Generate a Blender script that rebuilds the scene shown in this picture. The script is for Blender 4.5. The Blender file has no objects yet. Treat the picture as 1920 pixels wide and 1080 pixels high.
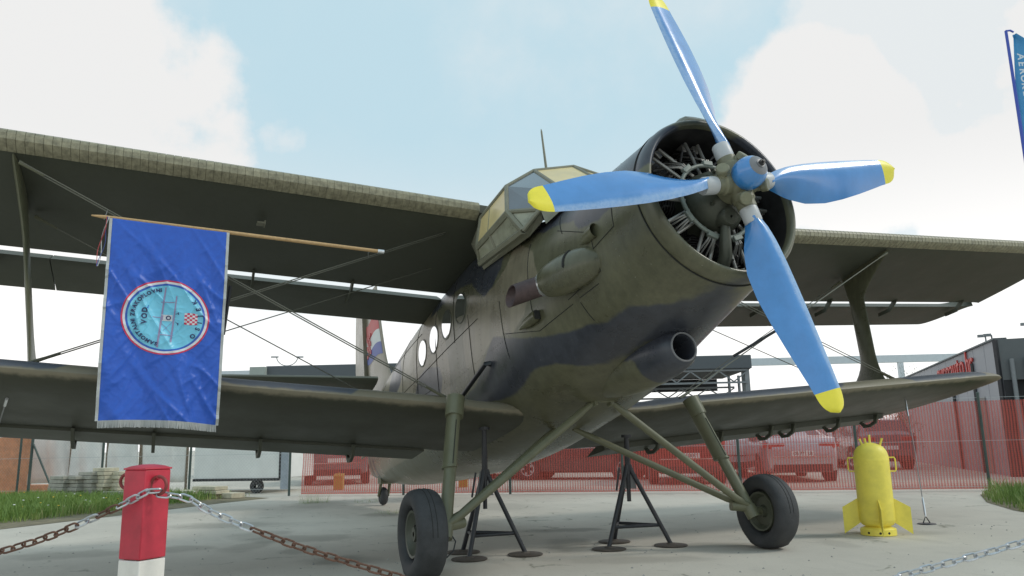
import bpy, bmesh, math, random
import numpy as np
from mathutils import Vector, Matrix, noise as mnoise
from math import sin, cos, tan, pi, radians, sqrt, atan2
random.seed(7); rng = np.random.default_rng(7)
S = bpy.context.scene
COL = S.collection
# ------------------------------------------------------------------ camera
FPX = 1481.5
CAM = np.array([4.4532, -3.822, 1.0786])
YAW, TILT, ROLL = radians(-23.7128), radians(11.1246), radians(-1.1731)
fwd = np.array([-cos(YAW)*cos(TILT), -sin(YAW)*cos(TILT), sin(TILT)])
_r = np.cross(fwd, [0, 0, 1]); _r /= np.linalg.norm(_r); _u = np.cross(_r, fwd)
right, up = cos(ROLL)*_r+sin(ROLL)*_u, -sin(ROLL)*_r+cos(ROLL)*_u
cd = bpy.data.cameras.new('camera'); cam = bpy.data.objects.new('camera', cd); COL.objects.link(cam)
cd.sensor_width = 36; cd.lens = 36*FPX/1920; cd.clip_end = 4000; cd.clip_start = .05
M = Matrix(((right[0], up[0], -fwd[0], CAM[0]), (right[1], up[1], -fwd[1], CAM[1]), (right[2], up[2], -fwd[2], CAM[2]), (0, 0, 0, 1)))
cam.matrix_world = M
S.camera = cam
# ------------------------------------------------------------------ light, sky, exposure
SUN_EL = radians(42); SUN_H = np.array([.42, .907])     # hazy sun from the right of the view
sd = bpy.data.lights.new('sun', 'SUN'); sd.energy = 1.1; sd.angle = radians(10); sd.color = (1, .95, .87)
sun = bpy.data.objects.new('sun', sd); COL.objects.link(sun)
sv = Vector((SUN_H[0]*cos(SUN_EL), SUN_H[1]*cos(SUN_EL), sin(SUN_EL)))
sun.rotation_euler = sv.to_track_quat('Z', 'Y').to_euler(); sun.location = (20, 40, 40)
W = bpy.data.worlds.new('World'); S.world = W; W.use_nodes = True
def build_sky():
    nt = W.node_tree; N = nt.nodes; L = nt.links; N.clear()
    out = N.new('ShaderNodeOutputWorld'); bg = N.new('ShaderNodeBackground'); bg.inputs['Strength'].default_value = .1
    sky = N.new('ShaderNodeTexSky'); sky.sky_type = 'NISHITA'; sky.sun_disc = False
    sky.sun_elevation = SUN_EL; sky.sun_rotation = atan2(SUN_H[0], SUN_H[1]); sky.dust_density = 2.0; sky.air_density = 1.0; sky.ozone_density = 2.0
    tc = N.new('ShaderNodeTexCoord')
    def math_(op, a, b=None, c=None, clamp=False):
        n = N.new('ShaderNodeMath'); n.operation = op; n.use_clamp = clamp
        for i, x in enumerate((a, b, c)):
            if x is None: continue
            if isinstance(x, (int, float)): n.inputs[i].default_value = x
            else: L.new(x, n.inputs[i])
        return n.outputs[0]
    def mix(f, a, b):
        n = N.new('ShaderNodeMix'); n.data_type = 'RGBA'
        for i, x in ((0, f), (6, a), (7, b)):
            if hasattr(x, 'links'): L.new(x, n.inputs[i])
            else: n.inputs[i].default_value = x
        return n.outputs[2]
    nz = N.new('ShaderNodeTexNoise'); nz.inputs['Scale'].default_value = 5.5; nz.inputs['Detail'].default_value = 7; nz.inputs['Roughness'].default_value = .55
    L.new(tc.outputs['Generated'], nz.inputs['Vector'])
    sx = N.new('ShaderNodeSeparateXYZ'); L.new(tc.outputs['Generated'], sx.inputs[0])
    nzs = N.new('ShaderNodeTexNoise'); nzs.inputs['Scale'].default_value = 16; nzs.inputs['Detail'].default_value = 6; L.new(tc.outputs['Generated'], nzs.inputs['Vector']); nS = math_('SUBTRACT', nzs.outputs['Fac'], .5)
    n0 = math_('SUBTRACT', nz.outputs['Fac'], .5)
    # cumulus banks: (centre direction, angular radius, amount)
    def d(u, w):
        r = fwd+right*(u-960)/FPX-up*(w-540)/FPX; return r/np.linalg.norm(r)
    banks = [(d(-60, 170), 14.5, 1), (d(505, 240), 3.0, .5), (d(1545, 275), 8, 1), (d(1880, 60), 12, .8), (d(-500, 400), 22, 1), (d(2300, 250), 16, 1)]
    tot = None
    for c, rad, amt in banks:
        vm = N.new('ShaderNodeVectorMath'); vm.operation = 'DOT_PRODUCT'; L.new(tc.outputs['Generated'], vm.inputs[0]); vm.inputs[1].default_value = tuple(c)
        ang = math_('ARCCOSINE', math_('MINIMUM', vm.outputs['Value'], 1.0))
        q = math_('SUBTRACT', 1.0, math_('DIVIDE', ang, radians(rad)))          # 1 at centre, 0 at rim
        q = math_('ADD', q, math_('MULTIPLY', n0, 1.5)) if rad > 5 else math_('ADD', math_('SUBTRACT', q, .35), math_('MULTIPLY', nS, 3.2))
        mr = N.new('ShaderNodeMapRange'); mr.interpolation_type = 'SMOOTHSTEP'; L.new(q, mr.inputs[0]); mr.inputs[1].default_value = -.02; mr.inputs[2].default_value = .20 if rad > 5 else .7; mr.inputs[4].default_value = amt
        tot = mr.outputs[0] if tot is None else math_('MAXIMUM', tot, mr.outputs[0])
    # general broken cloud over the rest of the sky
    nz2 = N.new('ShaderNodeTexNoise'); nz2.inputs['Scale'].default_value = 2.2; nz2.inputs['Detail'].default_value = 8; nz2.inputs['Roughness'].default_value = .6
    L.new(tc.outputs['Generated'], nz2.inputs['Vector'])
    mr = N.new('ShaderNodeMapRange'); mr.interpolation_type = 'SMOOTHSTEP'; L.new(nz2.outputs['Fac'], mr.inputs[0]); mr.inputs[1].default_value = .46; mr.inputs[2].default_value = .74; mr.inputs[4].default_value = .55
    tot = math_('MAXIMUM', tot, mr.outputs[0])
    # milky veil that thickens to white at the horizon
    hz = N.new('ShaderNodeMapRange'); hz.interpolation_type = 'SMOOTHSTEP'; L.new(sx.outputs['Z'], hz.inputs[0]); hz.inputs[1].default_value = .08; hz.inputs[2].default_value = .42; hz.inputs[3].default_value = .9; hz.inputs[4].default_value = 0
    veil = math_('ADD', hz.outputs[0], math_('MULTIPLY', n0, .35), None, True)
    vh = N.new('ShaderNodeMapRange'); vh.interpolation_type = 'SMOOTHSTEP'; L.new(sx.outputs['Z'], vh.inputs[0]); vh.inputs[1].default_value = .05; vh.inputs[2].default_value = .36; vh.inputs[3].default_value = 1; vh.inputs[4].default_value = 0
    tot = math_('MAXIMUM', tot, veil)
    base = mix(.93, sky.outputs[0], (5.6, 7.6, 8.5, 1))
    colr = mix(tot, base, mix(vh.outputs[0], (8.6, 8.6, 8.55, 1), (12.8, 12.6, 12.3, 1)))
    L.new(colr, bg.inputs['Color']); L.new(bg.outputs[0], out.inputs[0])
build_sky()
S.view_settings.view_transform = 'Standard'; S.view_settings.look = 'None'; S.view_settings.exposure = 0; S.view_settings.gamma = 1
S.view_settings.use_curve_mapping = False
# ------------------------------------------------------------------ helpers
def ray(u, w): return fwd+right*(u-960)/FPX-up*(w-540)/FPX
def ground(u, w, z=0.0):
    r = ray(u, w); return CAM+r*((z-CAM[2])/r[2])
def deep(u, w, D): return CAM+ray(u, w)*D
def vat(u, D): # ground point straight under pixel column u at depth D (level ray)
    r = ray(u, 830); return np.array([CAM[0]+r[0]*D, CAM[1]+r[1]*D, 0.0])

PITCH = radians(13.4564); HZ = 2.9586
RA = np.array([[cos(PITCH), 0, -sin(PITCH)], [0, 1, 0], [sin(PITCH), 0, cos(PITCH)]])
def A(q): return RA@np.asarray(q, float)+np.array([0, 0, HZ])
def AI(g): return RA.T@(np.asarray(g, float)-np.array([0, 0, HZ]))

def tag(o, label=None, cat=None, group=None, kind=None):
    if label: o['label'] = label
    if cat: o['category'] = cat
    if group: o['group'] = group
    if kind: o['kind'] = kind
    return o
def empty(name, loc, label, cat, group=None):
    o = bpy.data.objects.new(name, None); COL.objects.link(o); o.location = loc; o.empty_display_size = .1
    o['_abs'] = list(map(float, loc))
    return tag(o, label, cat, group)
def absloc(o):
    v = np.zeros(3)
    while o is not None:
        v = v+np.array(o.location); o = o.parent
    return v
class MB:
    def __init__(s): s.v = []; s.f = []; s.n = 0; s.mi = []; s.cur = 0
    def add(s, V, F):
        b = s.n; V = np.asarray(V, float).reshape(-1, 3); s.v.append(V); s.n += len(V)
        for f in F: s.f.append(tuple(b+i for i in f)); s.mi.append(s.cur)
        return b
    def grid(s, P, cu=False, cv=False, flip=False):
        P = np.asarray(P, float); n, m = P.shape[:2]; F = []
        for i in range(n if cu else n-1):
            for j in range(m if cv else m-1):
                q = (i*m+j, ((i+1) % n)*m+j, ((i+1) % n)*m+(j+1) % m, i*m+(j+1) % m)
                F.append(q[::-1] if flip else q)
        return s.add(P.reshape(-1, 3), F)
    def loft(s, rings, cap0=True, cap1=True):
        R = np.asarray(rings, float); n, m = R.shape[:2]; F = []
        for i in range(n-1):
            for j in range(m): F.append((i*m+j, i*m+(j+1) % m, (i+1)*m+(j+1) % m, (i+1)*m+j))
        if cap0: F.append(tuple(range(m))[::-1])
        if cap1: F.append(tuple((n-1)*m+j for j in range(m)))
        return s.add(R.reshape(-1, 3), F)
    def box(s, c, h, ax=None):
        c = np.asarray(c, float); ax = np.eye(3) if ax is None else np.asarray(ax, float)
        V = [c+ax[0]*h[0]*i+ax[1]*h[1]*j+ax[2]*h[2]*k for i in (-1, 1) for j in (-1, 1) for k in (-1, 1)]
        return s.add(V, [(0, 1, 3, 2), (4, 6, 7, 5), (0, 4, 5, 1), (2, 3, 7, 6), (0, 2, 6, 4), (1, 5, 7, 3)])
    def bar(s, p, q, w, h, upv=(0, 0, 1)):
        p = np.asarray(p, float); q = np.asarray(q, float); d = q-p; L = np.linalg.norm(d); d = d/L
        x = np.cross(upv, d)
        if np.linalg.norm(x) < 1e-3: x = np.cross((1, 0, 0), d)
        x /= np.linalg.norm(x); y = np.cross(d, x)
        return s.box((p+q)/2, (w/2, h/2, L/2), (x, y, d))
    def tube(s, pts, r, n=10, caps=True, closed=False):
        P = np.asarray(pts, float); k = len(P); r = np.full(k, r, float) if np.isscalar(r) else np.asarray(r, float)
        T = np.empty_like(P)
        for i in range(k):
            a = P[(i-1) % k] if closed or i > 0 else P[i]; b = P[(i+1) % k] if closed or i < k-1 else P[i]
            T[i] = (b-a)/np.linalg.norm(b-a)
        ref = np.array([0, 0, 1.]) if abs(T[0][2]) < .9 else np.array([1., 0, 0])
        x = np.cross(ref, T[0]); x /= np.linalg.norm(x); R = []
        for i in range(k):
            x = x-T[i]*(x@T[i]); x /= np.linalg.norm(x); y = np.cross(T[i], x)
            R.append([P[i]+r[i]*(x*cos(2*pi*j/n)+y*sin(2*pi*j/n)) for j in range(n)])
        if closed: return s.grid(R, cu=True, cv=True)
        return s.loft(R, caps, caps)
    def lathe(s, prof, o=(0, 0, 0), ax=(0, 0, 1), n=24, closed=False, ref=None):
        ax = np.asarray(ax, float); ax = ax/np.linalg.norm(ax); rf = np.array([0, 0, 1.]) if abs(ax[2]) < .9 else np.array([1., 0, 0])
        if ref is not None: rf = np.asarray(ref, float)
        x = np.cross(rf, ax); x /= np.linalg.norm(x); y = np.cross(ax, x); o = np.asarray(o, float)
        R = [[o+ax*h+r*(x*cos(2*pi*j/n)+y*sin(2*pi*j/n)) for j in range(n)] for r, h in prof]
        return s.grid(R, cu=closed, cv=True)
    def prism(s, poly, d):
        P = np.asarray(poly, float); m = len(P); d = np.asarray(d, float)
        return s.loft([P, P+d])
    def xf(s, f):
        s.v = [np.array([f(p) for p in V]) for V in s.v]; return s
    def build(s, name, mat, parent=None, sharp=35, smooth=True, attr=None, local=False, bevel=0):
        V = np.concatenate(s.v) if s.v else np.zeros((0, 3)); raw = V
        if parent is not None and not local: V = V-absloc(parent)
        me = bpy.data.meshes.new(name); me.from_pydata(V.tolist(), [], s.f); me.update()
        bm = bmesh.new(); bm.from_mesh(me); bmesh.ops.recalc_face_normals(bm, faces=bm.faces); bm.to_mesh(me); bm.free()
        mats = mat if isinstance(mat, (list, tuple)) else [mat]
        for m in mats: me.materials.append(m)
        if len(mats) > 1: me.polygons.foreach_set('material_index', s.mi)
        if smooth:
            me.polygons.foreach_set('use_smooth', [True]*len(me.polygons)); me.set_sharp_from_angle(angle=radians(sharp))
        if attr:
            for an, fn in attr.items():
                at = me.attributes.new(an, 'FLOAT', 'POINT'); at.data.foreach_set('value', np.asarray(fn(raw), np.float32))
        o = bpy.data.objects.new(name, me); COL.objects.link(o)
        if parent is not None: o.parent = parent
        if bevel:
            b = o.modifiers.new('bevel', 'BEVEL'); b.width = bevel; b.segments = 2; b.limit_method = 'ANGLE'; b.angle_limit = radians(40)
        return o
class PB(MB):
    "mesh builder in aircraft axes (x forward, y port, z up); turned to the world when built"
    def build(s, name, mat, parent=None, **k):
        at = k.get('attr')
        V0 = np.concatenate(s.v); s.v = [V0@RA.T+np.array([0, 0, HZ])]
        if at: k['attr'] = {n: (lambda raw, fn=fn: fn(V0)) for n, fn in at.items()}
        return MB.build(s, name, mat, parent, **k)
def dup(o, loc=None, parent=None):
    c = o.copy(); COL.objects.link(c)
    if parent is not None: c.parent = parent
    if loc is not None: c.location = loc
    for ch in list(o.children): dup(ch, None, c)
    return c
# ------------------------------------------------------------------ materials
def mat(name, col, rough=.6, metal=0, var=.0, vscale=6, bump=0, bscale=40, coat=0, spec=.5, stretch=None):
    m = bpy.data.materials.new(name); m.use_nodes = True; nt = m.node_tree; b = nt.nodes['Principled BSDF']
    b.inputs['Base Color'].default_value = (*col, 1); b.inputs['Roughness'].default_value = rough; b.inputs['Metallic'].default_value = metal
    b.inputs['Specular IOR Level'].default_value = spec
    if coat: b.inputs['Coat Weight'].default_value = coat; b.inputs['Coat Roughness'].default_value = .08
    tc = nt.nodes.new('ShaderNodeTexCoord'); vec = tc.outputs['Object']
    if stretch:
        mp = nt.nodes.new('ShaderNodeMapping'); mp.inputs['Scale'].default_value = stretch; nt.links.new(vec, mp.inputs[0]); vec = mp.outputs[0]
    if var:
        n = nt.nodes.new('ShaderNodeTexNoise'); n.inputs['Scale'].default_value = vscale; n.inputs['Detail'].default_value = 6; n.inputs['Roughness'].default_value = .65
        nt.links.new(vec, n.inputs['Vector'])
        r = nt.nodes.new('ShaderNodeMapRange'); r.inputs[1].default_value = .3; r.inputs[2].default_value = .7; r.inputs[3].default_value = 1-var; r.inputs[4].default_value = 1+var
        nt.links.new(n.outputs['Fac'], r.inputs[0])
        x = nt.nodes.new('ShaderNodeMix'); x.data_type = 'RGBA'; x.blend_type = 'MULTIPLY'; x.inputs[0].default_value = 1; x.inputs[6].default_value = (*col, 1)
        nt.links.new(r.outputs[0], x.inputs[7]); nt.links.new(x.outputs[2], b.inputs['Base Color'])
        rr = nt.nodes.new('ShaderNodeMapRange'); rr.inputs[3].default_value = max(0, rough-.12); rr.inputs[4].default_value = min(1, rough+.12)
        nt.links.new(n.outputs['Fac'], rr.inputs[0]); nt.links.new(rr.outputs[0], b.inputs['Roughness'])
    if bump:
        n2 = nt.nodes.new('ShaderNodeTexNoise'); n2.inputs['Scale'].default_value = bscale; n2.inputs['Detail'].default_value = 4
        nt.links.new(vec, n2.inputs['Vector'])
        bp = nt.nodes.new('ShaderNodeBump'); bp.inputs['Strength'].default_value = bump; bp.inputs['Distance'].default_value = .01
        nt.links.new(n2.outputs['Fac'], bp.inputs['Height']); nt.links.new(bp.outputs[0], b.inputs['Normal'])
    return m
class NT:
    "tiny node-tree helper"
    def __init__(s, m): m.use_nodes = True; s.t = m.node_tree; s.b = s.t.nodes['Principled BSDF']
    def new(s, t, **k):
        n = s.t.nodes.new(t)
        for a, x in k.items(): setattr(n, a, x)
        return n
    def link(s, a, b): s.t.links.new(a, b)
    def put(s, sock, x):
        if hasattr(x, 'links'): s.link(x, sock)
        else: sock.default_value = x
    def noise(s, vec, scale, detail=6, rough=.6):
        n = s.new('ShaderNodeTexNoise'); n.inputs['Scale'].default_value = scale; n.inputs['Detail'].default_value = detail; n.inputs['Roughness'].default_value = rough
        s.link(vec, n.inputs['Vector']); return n.outputs['Fac']
    def math(s, op, a, b=None, clamp=False):
        n = s.new('ShaderNodeMath', operation=op, use_clamp=clamp); s.put(n.inputs[0], a)
        if b is not None: s.put(n.inputs[1], b)
        return n.outputs[0]
    def rng(s, x, a, b, c=0, d=1, smooth=True):
        n = s.new('ShaderNodeMapRange')
        if smooth: n.interpolation_type = 'SMOOTHSTEP'
        s.link(x, n.inputs[0])
        for i, q in enumerate((a, b, c, d)): n.inputs[i+1].default_value = q
        return n.outputs[0]
    def mix(s, f, a, b, blend='MIX'):
        n = s.new('ShaderNodeMix', data_type='RGBA', blend_type=blend); s.put(n.inputs[0], f)
        for i, x in ((6, a), (7, b)): s.put(n.inputs[i], x if hasattr(x, 'links') else (*x, 1) if len(x) == 3 else x)
        return n.outputs[2]
    def bump(s, h, strength, dist=.01):
        n = s.new('ShaderNodeBump'); n.inputs['Strength'].default_value = strength; n.inputs['Distance'].default_value = dist
        s.link(h, n.inputs['Height']); s.link(n.outputs[0], s.b.inputs['Normal'])
def paint_mat(name, base, charcoal, tan_, rough=.5, wear=1.0):
    m = bpy.data.materials.new(name); t = NT(m); tc = t.new('ShaderNodeTexCoord').outputs['Object']
    n1 = t.noise(tc, 7, 3); n2 = t.noise(tc, 1.7, 6, .65); n3 = t.noise(tc, 60, 4)
    c = (*base, 1)
    def mask(an):
        a = t.new('ShaderNodeAttribute', attribute_name=an).outputs['Fac']
        a = t.math('ADD', a, t.math('MULTIPLY', t.math('SUBTRACT', n1, .5), .045))
        return t.rng(a, .485, .515)
    col = t.mix(mask('tan'), base, tan_)
    col = t.mix(mask('charcoal'), col, charcoal)
    dirt = t.rng(n2, .3, .72, 1-.22*wear, 1+.18*wear); col = t.mix(1.0, col, dirt, 'MULTIPLY')
    mp = t.new('ShaderNodeMapping'); mp.inputs['Scale'].default_value = (7, 7, .7); t.link(tc, mp.inputs[0]); n4 = t.noise(mp.outputs[0], 2.2, 6, .7); col = t.mix(1.0, col, t.rng(n4, .3, .75, 1+.12*wear, 1-.2*wear), 'MULTIPLY')
    n5 = t.noise(tc, 23, 3, .8); col = t.mix(t.rng(n5, .70, .74, 0, .5*wear), col, (.34, .33, .27))
    sp = t.rng(n3, .66, .8, 0, .35*wear); col = t.mix(sp, col, (.2, .18, .14))
    t.link(col, t.b.inputs['Base Color'])
    t.link(t.rng(n2, .25, .75, rough-.1, rough+.12, False), t.b.inputs['Roughness'])
    t.bump(t.math('ADD', n2, t.math('MULTIPLY', n3, .08)), .12*wear, .02)
    return m
OLIVE = (.112, .109, .066); CHAR = (.046, .050, .063); TAN = (.212, .185, .128)
MP = paint_mat('camouflage_paint', OLIVE, CHAR, TAN, .30)
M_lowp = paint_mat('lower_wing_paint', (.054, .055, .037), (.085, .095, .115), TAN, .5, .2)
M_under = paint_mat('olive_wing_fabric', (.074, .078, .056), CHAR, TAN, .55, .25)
M_gear = mat('olive_gear_paint', (.135, .136, .082), .42, var=.15, vscale=5)
M_blue = mat('blue_propeller_gloss', (.050, .235, .58), .2, var=.10, vscale=5, coat=.6, spec=.8); M_blue.node_tree.nodes['Principled BSDF'].inputs['Coat Roughness'].default_value = .22
def sheen_chip_edge(m):  # pale leading-edge band painted to imitate a sky reflection, with grey chips
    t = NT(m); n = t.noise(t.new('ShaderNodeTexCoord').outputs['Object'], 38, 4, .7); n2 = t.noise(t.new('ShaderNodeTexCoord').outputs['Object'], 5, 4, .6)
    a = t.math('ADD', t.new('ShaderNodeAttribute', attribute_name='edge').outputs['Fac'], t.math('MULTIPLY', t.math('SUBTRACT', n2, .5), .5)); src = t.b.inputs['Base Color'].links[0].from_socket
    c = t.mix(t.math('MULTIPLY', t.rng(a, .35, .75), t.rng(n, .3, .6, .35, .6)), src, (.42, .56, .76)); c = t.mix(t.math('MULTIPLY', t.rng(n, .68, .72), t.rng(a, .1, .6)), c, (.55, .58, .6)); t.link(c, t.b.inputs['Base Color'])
sheen_chip_edge(M_blue)
M_yel = mat('yellow_tip_paint', (.86, .74, .05), .4, var=.06, vscale=12)
M_cuff = mat('pale_grey_cuff', (.50, .51, .52), .4, var=.08)
M_hub = mat('hub_casting_olive', (.19, .185, .12), .45, var=.2, vscale=9)
M_capgrey = mat('grey_spinner_cap', (.20, .20, .21), .35, var=.05)
M_dark = mat('dark_engine_metal', (.038, .036, .035), .5, .3, var=.4, vscale=9)
M_steel = mat('dull_engine_steel', (.32, .31, .29), .4, .6, var=.25, vscale=14)
M_tube = mat('pale_pushrod_metal', (.34, .33, .30), .4, .5, var=.15)
M_harn = mat('grey_green_harness', (.24, .27, .24), .5, .1, var=.2, vscale=15)
M_case = mat('crankcase_olive_grey', (.075, .08, .06), .45, .2, var=.25, vscale=8)
M_black = mat('black_steel_paint', (.022, .023, .027), .4, var=.25, vscale=12)
M_rubber = mat('tyre_rubber', (.042, .043, .045), .7, var=.35, vscale=7, bump=.25, bscale=60)
M_slat = mat('worn_slat_paint', (.265, .245, .165), .5, var=.38, vscale=18)
M_frame = mat('canopy_frame_paint', (.20, .195, .14), .5, var=.15)
M_beige = mat('sun_yellowed_pane', (.66, .53, .26), .4, var=.12, vscale=3, coat=.12)
M_blueglass = mat('grey_reflecting_pane', (.07, .095, .12), .08, coat=1, var=.2, vscale=2)
M_dimglass = mat('dusty_lower_pane', (.30, .30, .22), .3, var=.3, vscale=7, coat=.2)
M_port = mat('mirror_porthole_glass', (.9, .92, .95), .02, 1.0)
M_rust = mat('rusted_exhaust_pipe', (.085, .058, .058), .6, .3, var=.35, vscale=14)
M_alu = mat('bright_collar_metal', (.75, .75, .76), .28, .9)
M_wire = mat('dull_bracing_wire', (.16, .16, .13), .45, .4)
M_seam = mat('dark_seam_gap', (.025, .025, .023), .9)
# ------------------------------------------------------------------ fuselage form (aircraft axes)
FX = np.array([-.33, -.6, -1.0, -1.5, -2.0, -2.6, -3.5, -4.6, -5.6, -6.6, -7.6, -8.6, -9.6, -10.6, -11.4])
FW = np.array([.70, .725, .76, .80, .84, .875, .885, .885, .87, .81, .71, .58, .43, .27, .12])
FT = np.array([.70, .715, .735, .76, .82, 1.02, 1.20, 1.24, 1.27, 1.31, 1.36, 1.42, 1.50, 1.58, 1.64])
FB = np.array([-.70, -.73, -.785, -.86, -.93, -.985, -1.02, -1.02, -.95, -.84, -.70, -.52, -.30, -.05, .2])
FN = np.array([2.0, 2.05, 2.15, 2.3, 2.55, 2.9, 3.3, 3.4, 3.2, 2.9, 2.6, 2.4, 2.2, 2.0, 2.0])
def herm(x, X, Y):
    X = np.asarray(X)[::-1]; Y = np.asarray(Y)[::-1]; x = np.atleast_1d(np.asarray(x, float)); x = np.clip(x, X[0], X[-1])
    m = np.gradient(Y, X); i = np.clip(np.searchsorted(X, x)-1, 0, len(X)-2); h = X[i+1]-X[i]; t = (x-X[i])/h
    return (2*t**3-3*t**2+1)*Y[i]+(t**3-2*t**2+t)*h*m[i]+(-2*t**3+3*t**2)*Y[i+1]+(t**3-t**2)*h*m[i+1]
def fsec(x):
    return [float(herm(x, FX, a)[0]) for a in (FW, FT, FB, FN)]
def fpoint(x, a):
    w, t, b, n = fsec(x); zc = (t+b)/2; h = (t-b)/2; c, s_ = cos(a), sin(a)
    return np.array([x, w*np.sign(c)*abs(c)**(2/n), zc+h*np.sign(s_)*abs(s_)**(2/n)])
def fside(x, z, off=0.0, s=-1):
    "point of the skin at height z on side s"
    w, t, b, n = fsec(x); zc = (t+b)/2; h = (t-b)/2; q = min(.999, abs((z-zc)/h))
    return np.array([x, s*(w*(1-q**n)**(1/n)+off), z])
# ================================================================== THE AEROPLANE
GRP = None
plane = empty('biplane', (-2.09, 0, 0), 'camouflaged olive single-engine biplane with blue four-blade propeller parked on concrete', 'aircraft')
def sdf_poly(px, pz, poly):
    P = np.asarray(poly, float); d = np.full(len(px), 1e9); inside = np.zeros(len(px), bool)
    for i in range(len(P)):
        a, b = P[i], P[(i+1) % len(P)]; e = b-a; w0 = px-a[0]; w1 = pz-a[1]
        t = np.clip((w0*e[0]+w1*e[1])/(e@e), 0, 1)
        d = np.minimum(d, np.hypot(w0-t*e[0], w1-t*e[1]))
        c = ((a[1] > pz) != (b[1] > pz)) & (px < (b[0]-a[0])*(pz-a[1])/((b[1]-a[1]) or 1e-9)+a[0]); inside ^= c
    return np.where(inside, d, -d)
CH = [[(-2.3, .85), (-2.50, .70), (-2.55, .44), (-2.73, .32), (-2.97, .30), (-3.18, .47), (-3.33, .62), (-3.78, .75), (-4.4, .8), (-4.9, .85), (-4.9, 1.4), (-3, 1.4)],
      [(-2.3, .74), (-1.82, .45), (-1.59, .39), (-1.36, .31), (-1.21, .24), (-1.12, .11), (-1.01, .08), (-.85, .05), (-.62, .06), (-.4, .15), (-.1, .2), (-.1, .55), (-.6, .64), (-1, .9), (-2.3, 1.1)],
      [(0, -.695), (-.5, -.70), (-.68, -.705), (-.87, -.665), (-.99, -.62), (-1.27, -.64), (-1.48, -.60), (-1.72, -.57), (-1.92, -.53), (-2.26, -.42), (-2.58, -.30), (-2.71, -.24), (-2.86, -.18), (-3.02, -.25), (-3.24, -.38), (-3.51, -.49), (-3.95, -.5), (-3.88, -.60), (-3.54, -.66), (-3.12, -.75), (-2.81, -.77), (-2.58, -.73), (-2.39, -.69), (-2.21, -.70), (-2.04, -.74), (-1.85, -.82), (-1.7, -.84), (-1.43, -.83), (-1.26, -.80), (-1.1, -.84), (0, -.72)],
      [(-6.25, .57), (-6.37, .46), (-7.1, .35), (-7.4, .6), (-7.2, 1.0), (-6.9, 1.05), (-6.5, .85)],
      [(-5.3, .22), (-5.01, .23), (-4.47, .06), (-4.43, -.1), (-4.57, -.3), (-5.2, -.4), (-5.9, -.3), (-5.6, .05)],
      [(-10.2, .3), (-10.2, -.4), (-10.5, -.4), (-10.5, .3)], [(-10.8, .5), (-10.8, -.4), (-11.1, -.4), (-11.1, .5)]]
TN = [[(-2.43, .39), (-2.3, .6), (-1.92, .31), (-1.82, -.01), (-2.06, -.11), (-2.16, -.23), (-2.44, -.30), (-2.86, -.2), (-3.07, -.24), (-3.37, -.36), (-3.65, -.24), (-3.68, .08), (-3.5, .3), (-3.39, .5), (-3.02, .32), (-2.7, .3)],
      [(-4.3, -.7), (-4.15, .0), (-4.3, .5), (-4.8, 1.0), (-5.5, 1.5), (-13, 2), (-13, .2), (-9, -.2), (-6, -.62)]]
def camo(polys):
    def f(V):
        d = np.full(len(V), -9.)
        for p in polys: d = np.maximum(d, sdf_poly(V[:, 0], V[:, 2], p))
        return np.clip(.5+d, 0, 1)
    return f
CAMO = {'charcoal': camo(CH), 'tan': camo(TN)}
# --- fuselage skin
def fuselage():
    m = PB(); xs = np.concatenate([np.arange(-.345, -3.2, -.03), np.arange(-3.2, -11.4, -.06), [-11.4]])
    N = 120; rings = [[fpoint(x, 2*pi*j/N) for j in range(N)] for x in xs]
    m.loft(rings, cap0=False, cap1=True)
    return m.build('fuselage', MP, plane, attr=CAMO)
fus = fuselage()
# --- cowl ring: lip rolls from the joint out and round into the engine bay
def cowl():
    m = PB(); prof = [(.700, -.336), (.703, -.30), (.700, -.255), (.688, -.215), (.668, -.19), (.648, -.188), (.632, -.205), (.628, -.25)]
    m.lathe(prof, ax=(1, 0, 0), n=120)
    o = m.build('engine_cowling', MP, plane, attr=CAMO, sharp=60)
    s = PB(); s.lathe([(.6275, -.248), (.63, -.4), (.635, -.75)], ax=(1, 0, 0), n=64); s.build('cowl_liner', M_dark, o)
    s = PB(); s.lathe([(.698, -.345), (.7085, -.345), (.7085, -.337), (.698, -.337)], ax=(1, 0, 0), n=120, closed=True); s.build('joint_seam', M_seam, o)
    # raised air scoop on top of the cowl
    k = PB(); R = []
    for x, h, w in ((-.25, .035, .20), (-.28, .075, .21), (-.34, .095, .22), (-.55, .10, .22), (-.9, .07, .20), (-1.3, .02, .16)):
        r0 = .70+.05*max(0, -x-.33); ring = []
        for j in range(13):
            a = radians(90)+(j/12-.5)*2*w/r0
            q = 1-abs(j/12-.5)*2; hh = h*min(1, q*2.2)
            ring.append((x, (r0+hh-.005)*cos(a), (r0+hh-.005)*sin(a)))
        R.append(ring)
    k.grid(R); b = PB(); k.v.append(np.array([R[0][j] for j in range(13)]+[(-.26, .66*cos(radians(90)+(j/12-.5)*.5), .66*sin(radians(90)+(j/12-.5)*.5)) for j in range(13)])); n0 = k.n; k.n += 26
    for j in range(12): k.f.append((n0+j, n0+j+1, n0+14+j, n0+13+j)); k.mi.append(0)
    k.build('cowl_top_scoop', MP, plane)
cowl()
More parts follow.
